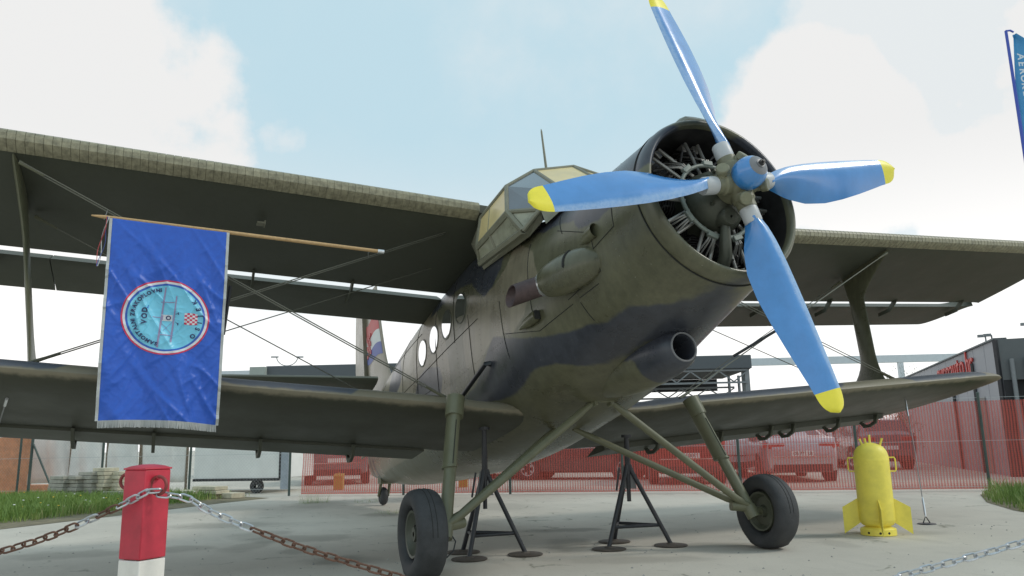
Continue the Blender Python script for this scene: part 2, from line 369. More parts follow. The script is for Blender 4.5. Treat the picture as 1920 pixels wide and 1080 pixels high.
# --- radial engine
def engine():
    e = PB(); e.lathe([(.001, -.62), (.634, -.62)], ax=(1, 0, 0), n=48)
    e = PB(); e.lathe([(.02, -.10), (.075, -.10), (.085, -.14), (.10, -.15), (.17, -.17), (.225, -.23), (.25, -.30), (.26, -.34), (.26, -.66)], ax=(1, 0, 0), n=40)
    for j in range(10):
        a = 2*pi*j/10; e.tube([(-.165-.02, .19*cos(a), .19*sin(a)), (-.15, .19*cos(a), .19*sin(a))], .016, 8)
    eng = e.build('radial_engine', M_case, plane)
    b = PB(); b.lathe([(.2, -.73), (.66, -.73)], ax=(1, 0, 0), n=48); b.build('baffle', M_dark, eng)
    for j in range(9):
        a = pi/2+2*pi*j/9; d = np.array([0, cos(a), sin(a)]); t = np.array([0, -sin(a), cos(a)])
        c = PB(); prof = []
        for i in range(14):
            h = .25+i*.024; r = .105 if i < 10 else .118
            prof += [(r, h), (r, h+.006), (r-.018, h+.007), (r-.018, h+.023)]
        prof += [(.001, .60)]
        c.lathe(prof, o=(-.56, 0, 0), ax=d, n=18, ref=(1, 0, 0)); c.build('cylinder', M_dark, eng, sharp=50)
        for sgn in (-1, 1):
            h = PB(); p = np.array([-.50, 0, 0])+d*.575+t*.055*sgn; h.box(p, (.055, .022, .035), (np.array([1., 0, 0]), t, d)); h.build('rocker_box', M_steel, eng, bevel=.006)
        for sgn in (-1, 1):
            q = PB(); q.tube([np.array([-.34, 0, 0])+d*.255+t*.05*sgn, np.array([-.42, 0, 0])+d*.60+t*.062*sgn], .0145, 10); q.build('pushrod_tube', M_tube, eng)
        w = PB()
        for sgn in (-1, -.45, .45, 1):
            w.tube([np.array([-.30, 0, 0])+d*.33+t*.02*sgn, np.array([-.31, 0, 0])+d*.38+t*.03*sgn, np.array([-.38, 0, 0])+d*.44+t*.045*sgn+d*0, np.array([-.47, 0, 0])+d*.50+t*.09*sgn], .0075, 6)
        w.build('ignition_lead', M_steel, eng)
        cl = PB(); cl.box(np.array([-.295, 0, 0])+d*.335, (.018, .045, .022), (np.array([1., 0, 0]), t, d)); cl.build('harness_clip', M_harn, eng, bevel=.006)
    r = PB(); r.tube([(-.30, .318*cos(a), .318*sin(a)) for a in np.linspace(0, 2*pi, 49)[:-1]], .017, 10, closed=True); r.build('ignition_harness_ring', M_harn, eng)
    g = PB(); g.lathe([(.01, .05), (.06, .05), (.075, .03), (.08, -.05), (.08, -.12), (.06, -.16)], o=(-.20, -.02, -.20), ax=(.9, 0, -.35), n=18)
    g.tube([(-.23, -.03, -.26), (-.26, -.04, -.38), (-.30, -.03, -.47), (-.40, -.02, -.55)], [.035, .045, .05, .05], 12)
    g.build('oil_sump', M_case, eng)
    k = PB()
    for i in range(44):
        a = rng.uniform(0, 2*pi); r1 = rng.uniform(.3, .45); r2 = r1+rng.uniform(.06, .16); a2 = a+rng.uniform(-.25, .25)
        k.tube([(-.40, r1*cos(a), r1*sin(a)), (-.37, (r1+r2)/2*cos((a+a2)/2), (r1+r2)/2*sin((a+a2)/2)), (-.48, r2*cos(a2), r2*sin(a2))], rng.uniform(.005, .012), 6)
    tag(k.build('engine_pipes', M_dark, eng), kind='stuff')
engine()
# --- propeller
PHI = radians(11.47); PX = -.0377
def propeller():
    h = PB(); h.lathe([(.09, -.13), (.12, -.11), (.125, -.04), (.125, .05), (.10, .09), (.05, .10)], o=(PX, 0, 0), ax=(1, 0, 0), n=28)
    for k in range(4):
        a = PHI+k*pi/2; d = np.array([0, cos(a), sin(a)])
        h.tube([np.array([PX, 0, 0])+d*.06, np.array([PX, 0, 0])+d*.15, np.array([PX, 0, 0])+d*.165, np.array([PX, 0, 0])+d*.215], [.085, .085, .072, .072], 20)
    hub = h.build('propeller_hub', M_hub, plane)
    for k in range(4):
        a = PHI+k*pi/2; d = np.array([0, cos(a), sin(a)]); t = np.array([0, -sin(a), cos(a)]); X = np.array([1., 0, 0]); o = np.array([PX, 0, 0])
        c = PB(); p = o+d*.17-t*.075+X*.085; c.tube([o+d*.17-t*.03+X*.04, p], [.034, .026], 12); c.lathe([(.001, .028), (.044, .028), (.05, .02), (.05, -.018), (.044, -.026), (.001, -.026)], o=p, ax=(.75, *(.45*d[1:]-.3*t[1:])), n=20)
        c.build('counterweight', M_hub, hub)
        c = PB(); c.tube([o+d*.215, o+d*.235, o+d*.325, o+d*.335], [.066, .069, .067, .062], 24); c.build('blade_cuff', M_cuff, hub)
        # blade: rotates from +y towards +z seen from the front, so the leading edge faces +t
        RR = np.array([.30, .40, .52, .70, .90, 1.10, 1.30, 1.50, 1.62]); CHD = np.array([.11, .175, .25, .315, .335, .32, .29, .25, .222])
        TH = np.array([.095, .080, .070, .062, .055, .047, .038, .030, .026]); BE = np.radians([50, 41, 32, 23, 17, 13.5, 11, 9.5, 9])
        LEO = np.array([.055, .08, .098, .110, .116, .117, .115, .110, .105])
        def ring(r, chord=None, le=None):
            i = lambda T: float(np.interp(r, RR, T)); ch = i(CHD) if chord is None else chord; lo = i(LEO) if le is None else le; th = i(TH); be = i(BE)
            pts = []; n = 14
            for j in range(2*n):
                if j <= n: s_, top = j/n, 1
                else: s_, top = (2*n-j)/n, -1
                s2 = (1-cos(pi*s_))/2; g_ = (s2/.34)*(2-s2/.34) if s2 < .34 else 1-((s2-.34)/.66)**1.7; y = th*(.72*g_ if top > 0 else -.22*(4*s2*(1-s2))**.7)
                pts.append(o+d*r+(t*cos(be)+X*sin(be))*(lo-ch*s2)+(X*cos(be)-t*sin(be))*y)
            return pts
        rs = np.concatenate([np.linspace(.30, 1.64, 28)])
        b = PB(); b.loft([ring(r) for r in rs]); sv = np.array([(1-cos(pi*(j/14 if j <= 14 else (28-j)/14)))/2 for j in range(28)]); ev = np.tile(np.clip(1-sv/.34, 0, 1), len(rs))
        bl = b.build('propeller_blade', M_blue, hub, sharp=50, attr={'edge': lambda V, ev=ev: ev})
        tp = []
        for q in np.linspace(0, 1, 9):
            r = 1.64+(1.80-1.64)*q; f = sqrt(max(1e-4, 1-q**2.6)); c0 = .218-.02*q; tp.append(ring(r, c0*f, .1045-.012*q-c0*(1-f)*.42))
        b = PB(); b.loft(tp); b.build('yellow_tip', M_yel, bl, sharp=50)
    s = PB(); s.lathe([(.100, .03), (.114, .05), (.122, .09), (.121, .125), (.112, .165), (.096, .195), (.078, .216)], ax=(1, 0, 0), n=40); s.build('spinner', M_blue, hub)
    s = PB(); s.lathe([(.0785, .2165), (.060, .229), (.038, .237), (.032, .238), (.032, .246), (.001, .247)], ax=(1, 0, 0), n=32); s.build('spinner_cap', M_capgrey, hub, sharp=50)
    s = PB(); s.tube([(.24, 0, 0), (.268, 0, 0)], .022, 6); s.tube([(.268, 0, 0), (.282, 0, 0)], .011, 10); s.build('spinner_nut', M_dark, hub)
propeller()
# --- canopy
def canopy():
    def mir(p): return (p[0], -p[1], p[2])
    RC = (-2.27, 0, 1.55); RS = (-2.22, -.5, 1.40); RCr = (-2.85, 0, 1.56); RSr = (-2.85, -.55, 1.45)
    c2 = (-2.19, -.85, 1.15); c3 = (-2.74, -.92, 1.09); c3r = (-3.05, -.92, 1.12)
    c5 = (-2.04, -.95, .77); s4 = (-2.80, -.97, .785); c6 = (-1.90, -.88, .50); l4 = (-2.93, -.90, .66); c7 = (-1.73, -.76, .645)
    bs = (-1.66, -.52, .83); bc = (-1.58, 0, .86)
    fr = PB(); edges = [(RC, RS), (RS, c2), (c2, c3), (RS, bs), (RC, bc), (bs, bc), (c2, c5), (c5, s4), (s4, c3), (c5, c6), (c6, l4), (l4, s4), (c5, c7), (c7, c6), (c7, bs), (RS, RSr), (RC, RCr), (RSr, c3)]
    for p, q in edges:
        fr.tube([p, q], .024, 8)
        if abs(p[1])+abs(q[1]) > .01: fr.tube([mir(p), mir(q)], .024, 8)
    L = lambda a, b, f: tuple(np.array(a)*(1-f)+np.array(b)*f)
    fr.tube([L(c2, c3, .62), L(c5, s4, .62)], .010, 6); fr.tube([L(c5, s4, .58), L(c6, l4, .58)], .022, 6); fr.tube([L(c5, c6, .1), L(s4, l4, .1)], .026, 6); fr.tube([c6, l4], .036, 6); fr.tube([c5, c6], .034, 6)
    fo = fr.build('canopy_frame', M_frame, plane)
    def pane(name, pts, m, both=True):
        for k in ((0, 1) if both else (0,)):
            P = [mir(p) if k else p for p in pts]; P = np.array(P); c = P.mean(0)
            nrm = np.cross(P[1]-P[0], P[2]-P[0]); nrm /= np.linalg.norm(nrm)
            b = PB(); b.prism(c+(P-c)*1.0, nrm*.006); b.build(name, m, fo, smooth=False)
    pane('windshield_pane', [RC, RS, bs, bc], M_beige); pane('quarter_pane', [RS, c2, c5, c7, bs], M_blueglass)
    pane('lower_pane', [c5, c7, c6], M_dimglass)
    m1, m2 = L(c2, c3, .62), L(c5, s4, .62)
    pane('side_pane', [c2, m1, m2, c5], M_beige); pane('side_pane', [m1, c3, s4, m2], M_beige)
    m3, m4 = L(c5, s4, .58), L(c6, l4, .58)
    pane('blister_pane', [L(c5, s4, .06), m3, m4, L(c6, l4, .06)], M_dimglass); pane('blister_pane', [m3, s4, l4, m4], M_dimglass)
    r = PB()
    for k in (1, -1):
        f = lambda p: (p[0], p[1]*k, p[2])
        r.grid([[f(RC), f(RCr), f((-3.3, 0, 1.5))], [f(RS), f(RSr), f((-3.3, -.6, 1.4))], [f(c2), f(c3), f(c3r)]])
        # skirt between blister and hull
        r.grid([[f(c7), f(c6), f(l4)], [f((-1.80, -.71, .57)), f((-1.95, -.80, .47)), f((-2.95, -.86, .60))]])
        r.grid([[f(bc), f(bs), f(c7)], [f((-1.45, 0, .72)), f((-1.5, -.5, .68)), f((-1.70, -.74, .48))]])
        r.grid([[f(s4), f(c3)], [f(l4), f((-3.15, -.89, 1.0))]])
    r.build('canopy_roof', M_frame, plane, smooth=False)
canopy()
# --- portholes, seams, fittings on the hull
def skin_line(name, pts, r=.006, m=M_seam, off=.002, s=-1):
    b = PB(); P = []
    for (x0, z0), (x1, z1) in zip(pts[:-1], pts[1:]):
        for q in np.linspace(0, 1, 12)[:-1]: P.append(fside(x0+(x1-x0)*q, z0+(z1-z0)*q, off, s))
    P.append(fside(*pts[-1], off, s)); b.tube(P, r, 6); return b.build(name, m, fus)
for s in (-1, 1):
    for x in (-3.67, -4.155, -4.645, -5.13):
        b = PB(); n = 40; ring = lambda r, off: [fside(x+r*cos(2*pi*j/n), .465+r*sin(2*pi*j/n), off, s) for j in range(n)]
        b.grid([ring(.178, .001), ring(.177, .006), ring(.160, .006), ring(.158, .003)], cv=True); f = b.build('porthole_frame', M_case, fus)
        c = fside(x, .465, .004, s); g = PB(); P = np.array(ring(.159, .0045)); P[:, 1] = P[:, 1].mean(); g.loft([P, P+np.array([0, s*.002, 0])]); g.build('porthole_glass', M_port, fus, smooth=False)
def rivets(lines, gap=.055, r=.0042):
    b = PB()
    for pts in lines:
        for (x0, z0), (x1, z1) in zip(pts[:-1], pts[1:]):
            n = max(2, int(math.hypot(x1-x0, z1-z0)/gap))
            for q in range(n):
                for s in (-1,):
                    for dx in (.02,):
                        c = fside(x0+(x1-x0)*q/n+dx, z0+(z1-z0)*q/n, .001, s); nn = c*[0, 1, 0]; nn = nn/np.linalg.norm(nn)
                        b.lathe([(.0005, .0022), (r*.8, .0015), (r, -.001)], o=c, ax=nn, n=6)
    return tag(b.build('rivets', M_rivet, fus, smooth=False), kind='stuff')
M_rivet = mat('worn_rivet_heads', (.21, .20, .155), .5)
rivets([[(-1.0, z), (-2.6, z)] for z in (.42, .12)]+[[(x, .6), (x, -.55)] for x in (-.75, -1.38, -2.02, -2.63, -3.2)]+[[(x, .95), (x, -.6)] for x in (-3.9, -4.4, -4.9, -5.6, -6.1, -6.7)]+[[(-2.7, .2), (-6.9, .45)], [(-2.7, -.3), (-6.5, -.15)]])
for pts in ([(-.62, .35), (-.66, -.1)], [(-.66, -.1), (-1.0, -.15)], [(-1.45, -.42), (-2.0, -.45), (-2.6, -.25)], [(-2.0, .42), (-2.02, -.3)], [(-3.9, .9), (-3.92, .15)], [(-1.59, .54), (-1.40, .22)], [(-.96, -.06), (-.98, -.33)], [(-.98, -.33), (-1.48, -.37)], [(-1.07, -.40), (-1.34, -.41)], [(-1.36, -.44), (-1.36, -.60)],
            [(-4.57, .95), (-4.59, .4), (-4.60, -.6)], [(-3.2, .15), (-4.2, .18), (-5.3, .20), (-6.6, .30)], [(-5.2, .75), (-6.3, .85), (-7.4, .98)], [(-5.4, 1.0), (-5.42, .4), (-5.45, -.5)],
            [(-3.46, .3), (-3.46, -.4)], [(-6.2, 1.05), (-6.22, .4), (-6.25, -.4)], [(-4.9, -.1), (-6.0, .02), (-7.2, .2)], [(-2.62, .1), (-2.62, -.5)], [(-1.5, .3), (-1.0, .02)]):
    skin_line('panel_seam', pts, .0032)
    skin_line('panel_seam', pts, .0032, s=1)
# exhaust: bulged fairing, bright collar, rusty pipe with an angled mouth
def exhaust():
    b = PB(); R = []
    ax0 = np.array([-.93, -.70, -.22]); ax1 = np.array([-1.55, -.895, -.195]); d = ax1-ax0
    for q, r in ((0, .02), (.05, .07), (.15, .11), (.35, .138), (.6, .148), (.8, .142), (.93, .125), (.97, .115), (1, .085)):
        c = ax0+d*q; R.append([c+np.array([0, r*1.0*cos(a), r*1.15*sin(a)]) for a in np.linspace(0, 2*pi, 33)[:-1]])
    b.loft(R); fx = b.build('exhaust_fairing', MP, plane)
    # louvre slot and small scoop
    c = PB(); c0 = ax0+d*.42; slot = [c0+np.array([0, .137*cos(a), .158*sin(a)]) for a in np.radians(np.linspace(108, 185, 14))]; c.tube(slot, [.004]+[.015]*12+[.004], 8); c.build('louvre_slot', M_seam, fx)
    c = PB(); c.tube([p+np.array([-.026, -.004, .004]) for p in slot], .008, 8); c.build('louvre_lip', MP, fx)
    c = PB(); R = []
    for x, r in ((-.88, .06), (-1.02, .055), (-1.12, .02)): R.append([np.array([x, -.76, -.02])+np.array([0, r*cos(a)*.8, r*sin(a)]) for a in np.linspace(0, 2*pi, 17)[:-1]])
    c.loft(R, cap0=False); c.build('small_scoop', MP, plane)
    col = PB(); u = np.array([-.25, -.225, -.02]); u /= np.linalg.norm(u); dh = d/np.linalg.norm(d); p0 = ax1-dh*.05; p1 = ax1+dh*.045
    col.tube([p0, p1], [.122, .108], 24); col.build('exhaust_collar', M_alu, plane)
    p2 = ax1+u*.63; x = np.cross(u, (0, 0, 1)); x /= np.linalg.norm(x); y = np.cross(u, x); n = 28; R = []
    for q, r in ((0, .088), (.3, .09), (1, .09), (1, .080), (.3, .078)):
        ring = []
        for j in range(n):
            a = 2*pi*j/n; off = x*cos(a)+y*sin(a); cut = q*(.12*off[1])
            ring.append(ax1+u*(.02+(.33+cut)*q)+off*r)
        R.append(ring)
    p = PB(); p.loft(R, cap0=False, cap1=True); p.build('exhaust_pipe', M_rust, plane, sharp=50)
exhaust()
def hull_bits():
    b = PB(); R = []
    for x, r in ((-1.92, .05), (-1.98, .055), (-2.12, .045), (-2.25, .012)):
        c = fside(x, -.33-.02*(-1.92-x), .0); R.append([c+np.array([0, -.03+r*.8*cos(a), r*sin(a)]) for a in np.linspace(0, 2*pi, 17)[:-1]])
    b.loft(R); o = b.build('side_air_scoop', MP, plane)
    c = PB(); q = fside(-1.912, -.33, .03); c.box(q, (.004, .028, .04)); c.build('scoop_opening', M_seam, o)
    b = PB(); b.tube([fside(-3.04, -.40, .0), fside(-3.04, -.40, .05), np.array([-3.68, -1.0, -.60])], [.03, .024, .024], 10); b.build('step_strut', M_black, plane)
    # oil-cooler duct under the nose
    d = PB(); R = []
    for x, r, z in ((-1.10, .100, -.915), (-1.075, .108, -.92), (-1.06, .118, -.92), (-1.075, .138, -.918), (-1.13, .166, -.91), (-1.28, .202, -.89), (-1.5, .232, -.86), (-1.8, .250, -.82), (-2.1, .23, -.79), (-2.4, .16, -.78)):
        R.append([(x+ .10*sin(a)*r, r*cos(a)*1.0, z+r*sin(a)) for a in np.linspace(0, 2*pi, 49)[:-1]])
    ring0 = [(-1.4, .085*cos(a), -.90+.085*sin(a)) for a in np.linspace(0, 2*pi, 49)[:-1]]
    d.loft([ring0]+R, cap0=True)
    f = lambda V: np.clip(.5+np.maximum(1.47+V[:, 0], V[:, 2]+.86+.2*(V[:, 0]+1.6)), 0, 1)
    o = d.build('oil_cooler_duct', MP, plane, attr={'charcoal': f})
    k = PB(); k.tube([(-1.062+.012*sin(a), .117*cos(a), -.92+.117*sin(a)) for a in np.linspace(0, 2*pi, 41)[:-1]], .008, 8, closed=True); k.build('duct_lip', M_capgrey, o)
    k = PB(); k.tube([(-1.2, -.03, -.93), (-1.2, .02, -.89)], .008, 6); k.lathe([(.001, 0), (.084, 0)], o=(-1.36, 0, -.90), ax=(1, 0, 0), n=32); k.build('duct_baffle', M_dark, o)
    a = PB(); a.tube([(-2.86, 0, 1.5), (-2.85, 0, 1.9), (-2.83, 0, 2.38), (-2.83, 0, 2.42)], [.02, .016, .011, .004], 8); a.build('antenna_mast', M_frame, plane)
hull_bits()
# --- wings
def aero(c0, c1, t, camber=.025, n=14):
    "closed section polygon in chord fractions between c0 and c1 (c0=0: with nose)"
    yt = lambda x: 5*t*(.2969*sqrt(x)-.126*x-.3516*x*x+.2843*x**3-.1036*x**4)
    yc = lambda x: camber*(1-((x-.35)/.65)**2) if x > .35 else camber*(1-((.35-x)/.35)**2)
    X = [c0+(c1-c0)*((1-cos(pi*i/n))/2 if c0 == 0 else i/n) for i in range(n+1)]
    upr = [(x, yc(x)+yt(x)) for x in X[::-1]]; low = [(x, yc(x)*.85-yt(x)*.8) for x in X[1 if c0 == 0 else 0:]]
    return upr+low
def section(poly, le, chord, inc, drop=0):
    ci, si = cos(inc), sin(inc); out = []
    for x, z in poly: out.append((le[0]-(x*ci+z*0)*chord+z*chord*si, le[1], le[2]+drop-(x*si)*chord+z*chord*ci))
    return out
UX, UZ, UD, UC, UI = -2.7224, 1.1558, radians(3.0151), 2.599, radians(5.1822)
LX, LZ, LD, LC, LI = -2.9901, -.9279, radians(4.4709), 1.9831, radians(1.1512)
def upper_le(y): return (UX, y, UZ+abs(y)*tan(UD))
def lower_le(y): return (LX, y, LZ+abs(y)*tan(LD))
TU, TL = .125, .145
for s in (-1, 1):
    P = aero(.012, .668, TU); P = [(x-.02*max(0, (x-.53)/.138), z) if i < 15 else (x, z) for i, (x, z) in enumerate(P)]; m = PB()
    ys = list(np.linspace(.55, 8.7, 20))+[8.9, 9.02, 9.09]
    R = []
    for y in ys:
        q = max(0, (y-8.7)/.39); dx = .22*(1-sqrt(max(0, 1-q*q)))
        R.append(section(P, (UX-dx, s*y, upper_le(y)[2]), UC-dx, UI))
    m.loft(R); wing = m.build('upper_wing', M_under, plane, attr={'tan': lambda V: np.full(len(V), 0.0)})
    # leading-edge slat built from lapped strips
    m = PB(); Ps = aero(0, .135, TU, n=10)[:15]; k = 0; y = .93
    while y < 8.98:
        y2 = min(y+.0685, 8.98)
        for yy, sc in ((y, 1.0), (y2, .985)):
            pass
        Q = [(x-.003 if x < .02 else x, z+(.0055 if i < 11 else -.0055)) for i, (x, z) in enumerate(Ps)]; Qv = [(x-.001 if x < .02 else x, z+(.0035 if i < 11 else -.0035)) for i, (x, z) in enumerate(Ps)]
        a = section(Q, (UX+.003, s*y, upper_le(y)[2]), UC, UI); b = section(Q, (UX+.001, s*(y2-.004), upper_le(y2)[2]), UC*.9995, UI)
        g = section(Qv, (UX+.001, s*(y2-.013), upper_le(y2-.013)[2]), UC, UI); g2 = section(Qv, (UX+.001, s*y2, upper_le(y2)[2]), UC, UI)
        m.loft([a, b, g, g2]); y = y2
    m.build('leading_edge_slat', M_slat, wing, sharp=25)
    # trailing flap and aileron with a daylight gap in front of them
    def rear(name, y0, y1, corner=0, drop=-.03):
        m = PB(); F = aero(.700, 1.0, TU, n=8); F = [(.700+(x-.700)*.63+.112, z) for x, z in F[:9]]+F[9:]; F[9] = (.722, F[9][1]+.006); R = []
        for y in np.concatenate([np.linspace(y0, y1-.5, 8), np.linspace(y1-.5, y1, 12)[1:]]):
            q = max(0, (y-(y1-.5))/.5) if corner else 0; c = 1-.93*(q**2.1)*corner
            F2 = [(.700+(x-.700)*c, z) for x, z in F]; R.append(section(F2, (UX, s*y, upper_le(y)[2]), UC, UI, drop))
        m.loft(R); return m.build(name, M_under, wing)
    rear('wing_flap', .74, 4.995); rear('aileron', 5.005, 8.95, 1)
    for y in (1.9, 3.0, 4.2, 5.5, 6.9, 8.5):
        m = PB(); F = section([(.63, -.025), (.70, -.065), (.79, -.055), (.79, -.033), (.71, -.042), (.65, .0)], (UX, s*y-.012, upper_le(y)[2]), UC, UI); m.prism(F, (0, .024, 0)); m.build('hinge_arm', M_under, wing)
    # lower wing
    P = aero(0, .74, TL); m = PB(); R = []
    ys = [.12, .4, .6, .8, .9, 1.0, 1.1, 1.2, 1.3]+list(np.linspace(1.6, 6.0, 14)); Pf = aero(0, 1.0, TL)
    for y in ys:
        e = min(1, max(0, 1.3-y)/.6); R.append(section(P, (LX-.03*e, s*y, lower_le(max(y, 1.0))[2]-.03*e), LC-.03*e, LI))
    m.loft(R)
    R = []
    for y in list(np.linspace(6.0, 7.0, 9))+[7.07, 7.105, 7.112]:
        q = (y-6.0)/1.113; f = sqrt(max(0, 1-q*q)); dx = .42*(1-f); c = LC-dx-1.15*(1-f); Pt = [(x, z*(.35+.65*f)) for x, z in Pf]
        R.append(section(Pt, (LX-dx, s*y, lower_le(y)[2]+.02*q), c, LI))
    m.loft(R)
    def lchar(V):
        y = np.abs(V[:, 1]); le = LZ+y*tan(LD); top = (V[:, 2]-le-.018)+.0*(V[:, 0]-LX)
        band = np.full(len(V), -9.)
        for a, b in (((1.45, 2.9), (4.6, 5.6)) if s < 0 else ((1.0, 3.95), (4.75, 6.55))): pass
        iv = [(2.15, 3.55), (4.55, 9)] if s < 0 else [(.5, 3.9), (4.75, 6.45)]
        for a, b in iv: band = np.maximum(band, np.minimum(y-a, b-y))
        return np.clip(.5+np.minimum(band, top*1.0), 0, 1)
    def ltan(V):
        y = np.abs(V[:, 1]); top = V[:, 2]-(LZ+y*tan(LD))+.035
        return np.clip(.5+top, 0, 1)
    # denser nose so the painted boundary is crisp
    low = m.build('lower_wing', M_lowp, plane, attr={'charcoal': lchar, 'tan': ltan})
    m = PB(); F = aero(.755, 1.0, TL, n=8)
    m.loft([section(F, (LX, s*y, lower_le(y)[2]), LC, LI, -.065 if s > 0 else -.025) for y in np.linspace(1.15, 5.96, 12)])
    m.build('lower_wing_flap', M_under, low)
    for y in ((1.9, 2.9, 3.75, 4.15, 5.0, 5.75) if s > 0 else (1.95, 2.9, 3.9, 4.6, 5.4)):
        m = PB(); q = [(.70, -.03), (.74, -.085), (.80, -.098), (.86, -.088), (.89, -.04), (.868, -.042), (.84, -.068), (.80, -.076), (.755, -.065), (.735, -.02)]
        F = section(q, (LX, s*y-.015, lower_le(y)[2]), LC, LI); m.prism(F, (0, .03, 0)); m.build('flap_bracket', M_under, low)
    # I-shaped interplane strut, wide where it meets each wing
    ib, it = np.array([s*4.86]), np.array([s*5.13]); m = PB(); R = []
    zb = lower_le(4.86)[2]+.06; zt = upper_le(5.13)[2]-.10
    for q in np.linspace(0, 1, 25):
        y = s*(4.86+(5.13-4.86)*q); z = zb+(zt-zb)*q
        e = max(0, (.30-q)/.30)**2.2; g = max(0, (q-.72)/.28)**1.4
        xf_ = -3.42+.12*e+.60*g-.02*q; xr = -3.42-.27-.50*e-.06*g-.02*q
        ch = xf_-xr; th = .05+.02*(e+g)
        R.append([(xf_-ch*(1-cos(pi*j/10))/2, y+th*.5*sgn*(4*((1-cos(pi*j/10))/2)*(1-(1-cos(pi*j/10))/2))**.55, z) for sgn, rng_ in ((1, range(0, 11)), (-1, range(9, 0, -1))) for j in rng_])
    m.loft(R); st = m.build('interplane_strut', M_gear if s < 0 else MP, plane)
    # bracing wires in pairs, turnbuckles at their ends
    wires = [((-3.07, s*1.35, -.74), (-2.88, s*5.08, 1.27)), ((-3.15, s*.93, 1.21), (-3.20, s*4.84, -.42)), ((-3.9, s*1.3, -.80), (-3.75, s*5.05, 1.22)), ((-3.9, s*.93, 1.12), (-3.8, s*4.84, -.45))]
    for wi, (p, q) in enumerate(wires):
        p = np.array(p); q = np.array(q); d = (q-p)/np.linalg.norm(q-p)
        for off in ((-.022, .022) if wi < 2 else (0,)):
            m = PB(); m.tube([p+[off, 0, 0], q+[off, 0, 0]], .0055, 6); m.build('bracing_wire', M_wire, plane)
        for a, b in ((p, p+d*.22), (q, q-d*.22)):
            m = PB(); m.tube([a, a+(b-a)*.3, b], [.02, .016, .009], 8); m.build('wire_fitting', M_gear, plane)
    # spreader stick where the wires cross
    m = PB(); c = np.array(wires[0][0])*.52+np.array(wires[0][1])*.48; P0, P1 = ((-2.83, -3.35, 2.50), (-2.90, -3.385, 2.07)) if s < 0 else ((-2.663, 2.684, 2.322), (-2.932, 2.218, 2.022)); m.tube([AI(P0), AI(P1)], .017, 8); m.build('wire_spreader', M_black, plane)
    # undercarriage leg, axle, vee struts
    top = np.array([-2.843, s*1.3488, -.9033]); wc = AI((-2.0919, s*1.8049, .361)); inner = AI((-2.10, s*1.60, .39))
    dv = (inner-top)/np.linalg.norm(inner-top)
    m = PB(); m.tube([top+dv*-.10, top+dv*.03, top+dv*.10], [.088, .086, .084], 20); m.loft([[top+dv*q+np.array([(.092+k)*cos(a)-.02, (.062+k)*sin(a), 0]) for a in np.linspace(0, 2*pi, 25)[:-1]] for q, k in ((.07, .004), (.10, 0), (.58, 0), (.582, .006), (.605, .006))])
    m.tube([top+dv*.5, inner], .056, 18); m.tube([inner-dv*.03, inner+dv*.09], .066, 16); leg = m.build('undercarriage_leg', M_gear, plane)
    m = PB(); axd = (wc-inner); m.tube([inner+dv*.02, wc], .042, 14); m.build('axle', M_gear, leg)
    m = PB(); m.tube([top+dv*.15+[.074, 0, 0], top+dv*.3+[.0745, 0, 0], top+dv*.58+[.074, 0, 0]], .004, 6); m.build('leg_seam', M_seam, leg)
    if s < 0:
        m = PB(); m.tube([inner+dv*.06+[.02, .05, 0], inner+dv*.12+[.03, .09, 0], inner+dv*.20+[.02, .08, 0], inner+dv*.25+[0, .03, 0]], .006, 6); m.build('brake_hose', M_rubber, leg)
    apex = np.array([-2.457, s*.075, -.95]); m = PB(); m.tube([apex, apex+(inner-apex)*.12, apex+(inner-apex)*.9, inner+np.array([.03, 0, .02])], [.022, .036, .036, .026], 14); m.build('front_vee_strut', M_gear, plane)
    apex2 = np.array([-3.30, s*.10, -1.0]); m = PB(); m.tube([apex2, apex2+(inner-apex2)*.1, apex2+(inner-apex2)*.88, inner+np.array([-.05, 0, .05])], [.02, .034, .034, .026], 14); m.build('rear_vee_strut', M_gear, plane)
    m = PB(); m.tube([inner+np.array([-.05, -s*.18, .05]), inner+np.array([.0, 0, .02])], [.05, .052], 12); m.build('strut_joint', M_gear, plane)
    # wheel
    C_ = np.array([-2.0919, s*1.8049, .361]); w = MB(); prof = []
    for a in np.linspace(0, 2*pi, 37)[:-1]:
        ca, sa = cos(a), sin(a); prof.append((.284+.078*np.sign(ca)*abs(ca)**.8, .128*np.sign(sa)*abs(sa)**.75))
    w.lathe(prof, o=C_, ax=(0, s, 0), n=56, closed=True)
    w.xf(lambda p: (p[0]+(.10*(p[0]-C_[0]) if p[2] < .05 else 0), p[1]+(p[1]-C_[1])*max(0, .10-p[2])*1.8, max(p[2], .0035+.02*max(0, .02-p[2]))))
    wh = w.build('wheel_tyre', M_rubber, plane)
    for i, (rr, yy) in enumerate(((.353, .05), (.361, .02), (.361, -.02), (.353, -.05))):
        g = MB(); g.tube([C_+np.array([rr*cos(a), yy, max(rr*sin(a), -.352)]) for a in np.linspace(.0, pi, 40)], .0035, 5); g.build('tread_groove', M_seam, wh)
    w = MB(); w.lathe([(.02, .075), (.055, .075), (.06, .045), (.10, .03), (.155, .06), (.172, .085), (.19, .09), (.195, .07), (.195, -.07), (.19, -.09), (.172, -.085), (.14, -.03), (.06, -.04), (.055, -.08), (.02, -.08)], o=C_, ax=(0, s, 0), n=48)
    rim = w.build('wheel_rim', M_case if s < 0 else mat('olive_wheel_rim', (.09, .095, .065), .5, var=.2), wh)
    for k in range(8):
        a = 2*pi*k/8; p = C_+np.array([.085*cos(a), s*.036, .085*sin(a)]); w = MB(); w.tube([p-[0, s*.01, 0], p+[0, s*.015, 0]], .009, 6); w.build('wheel_bolt', M_dark, rim)
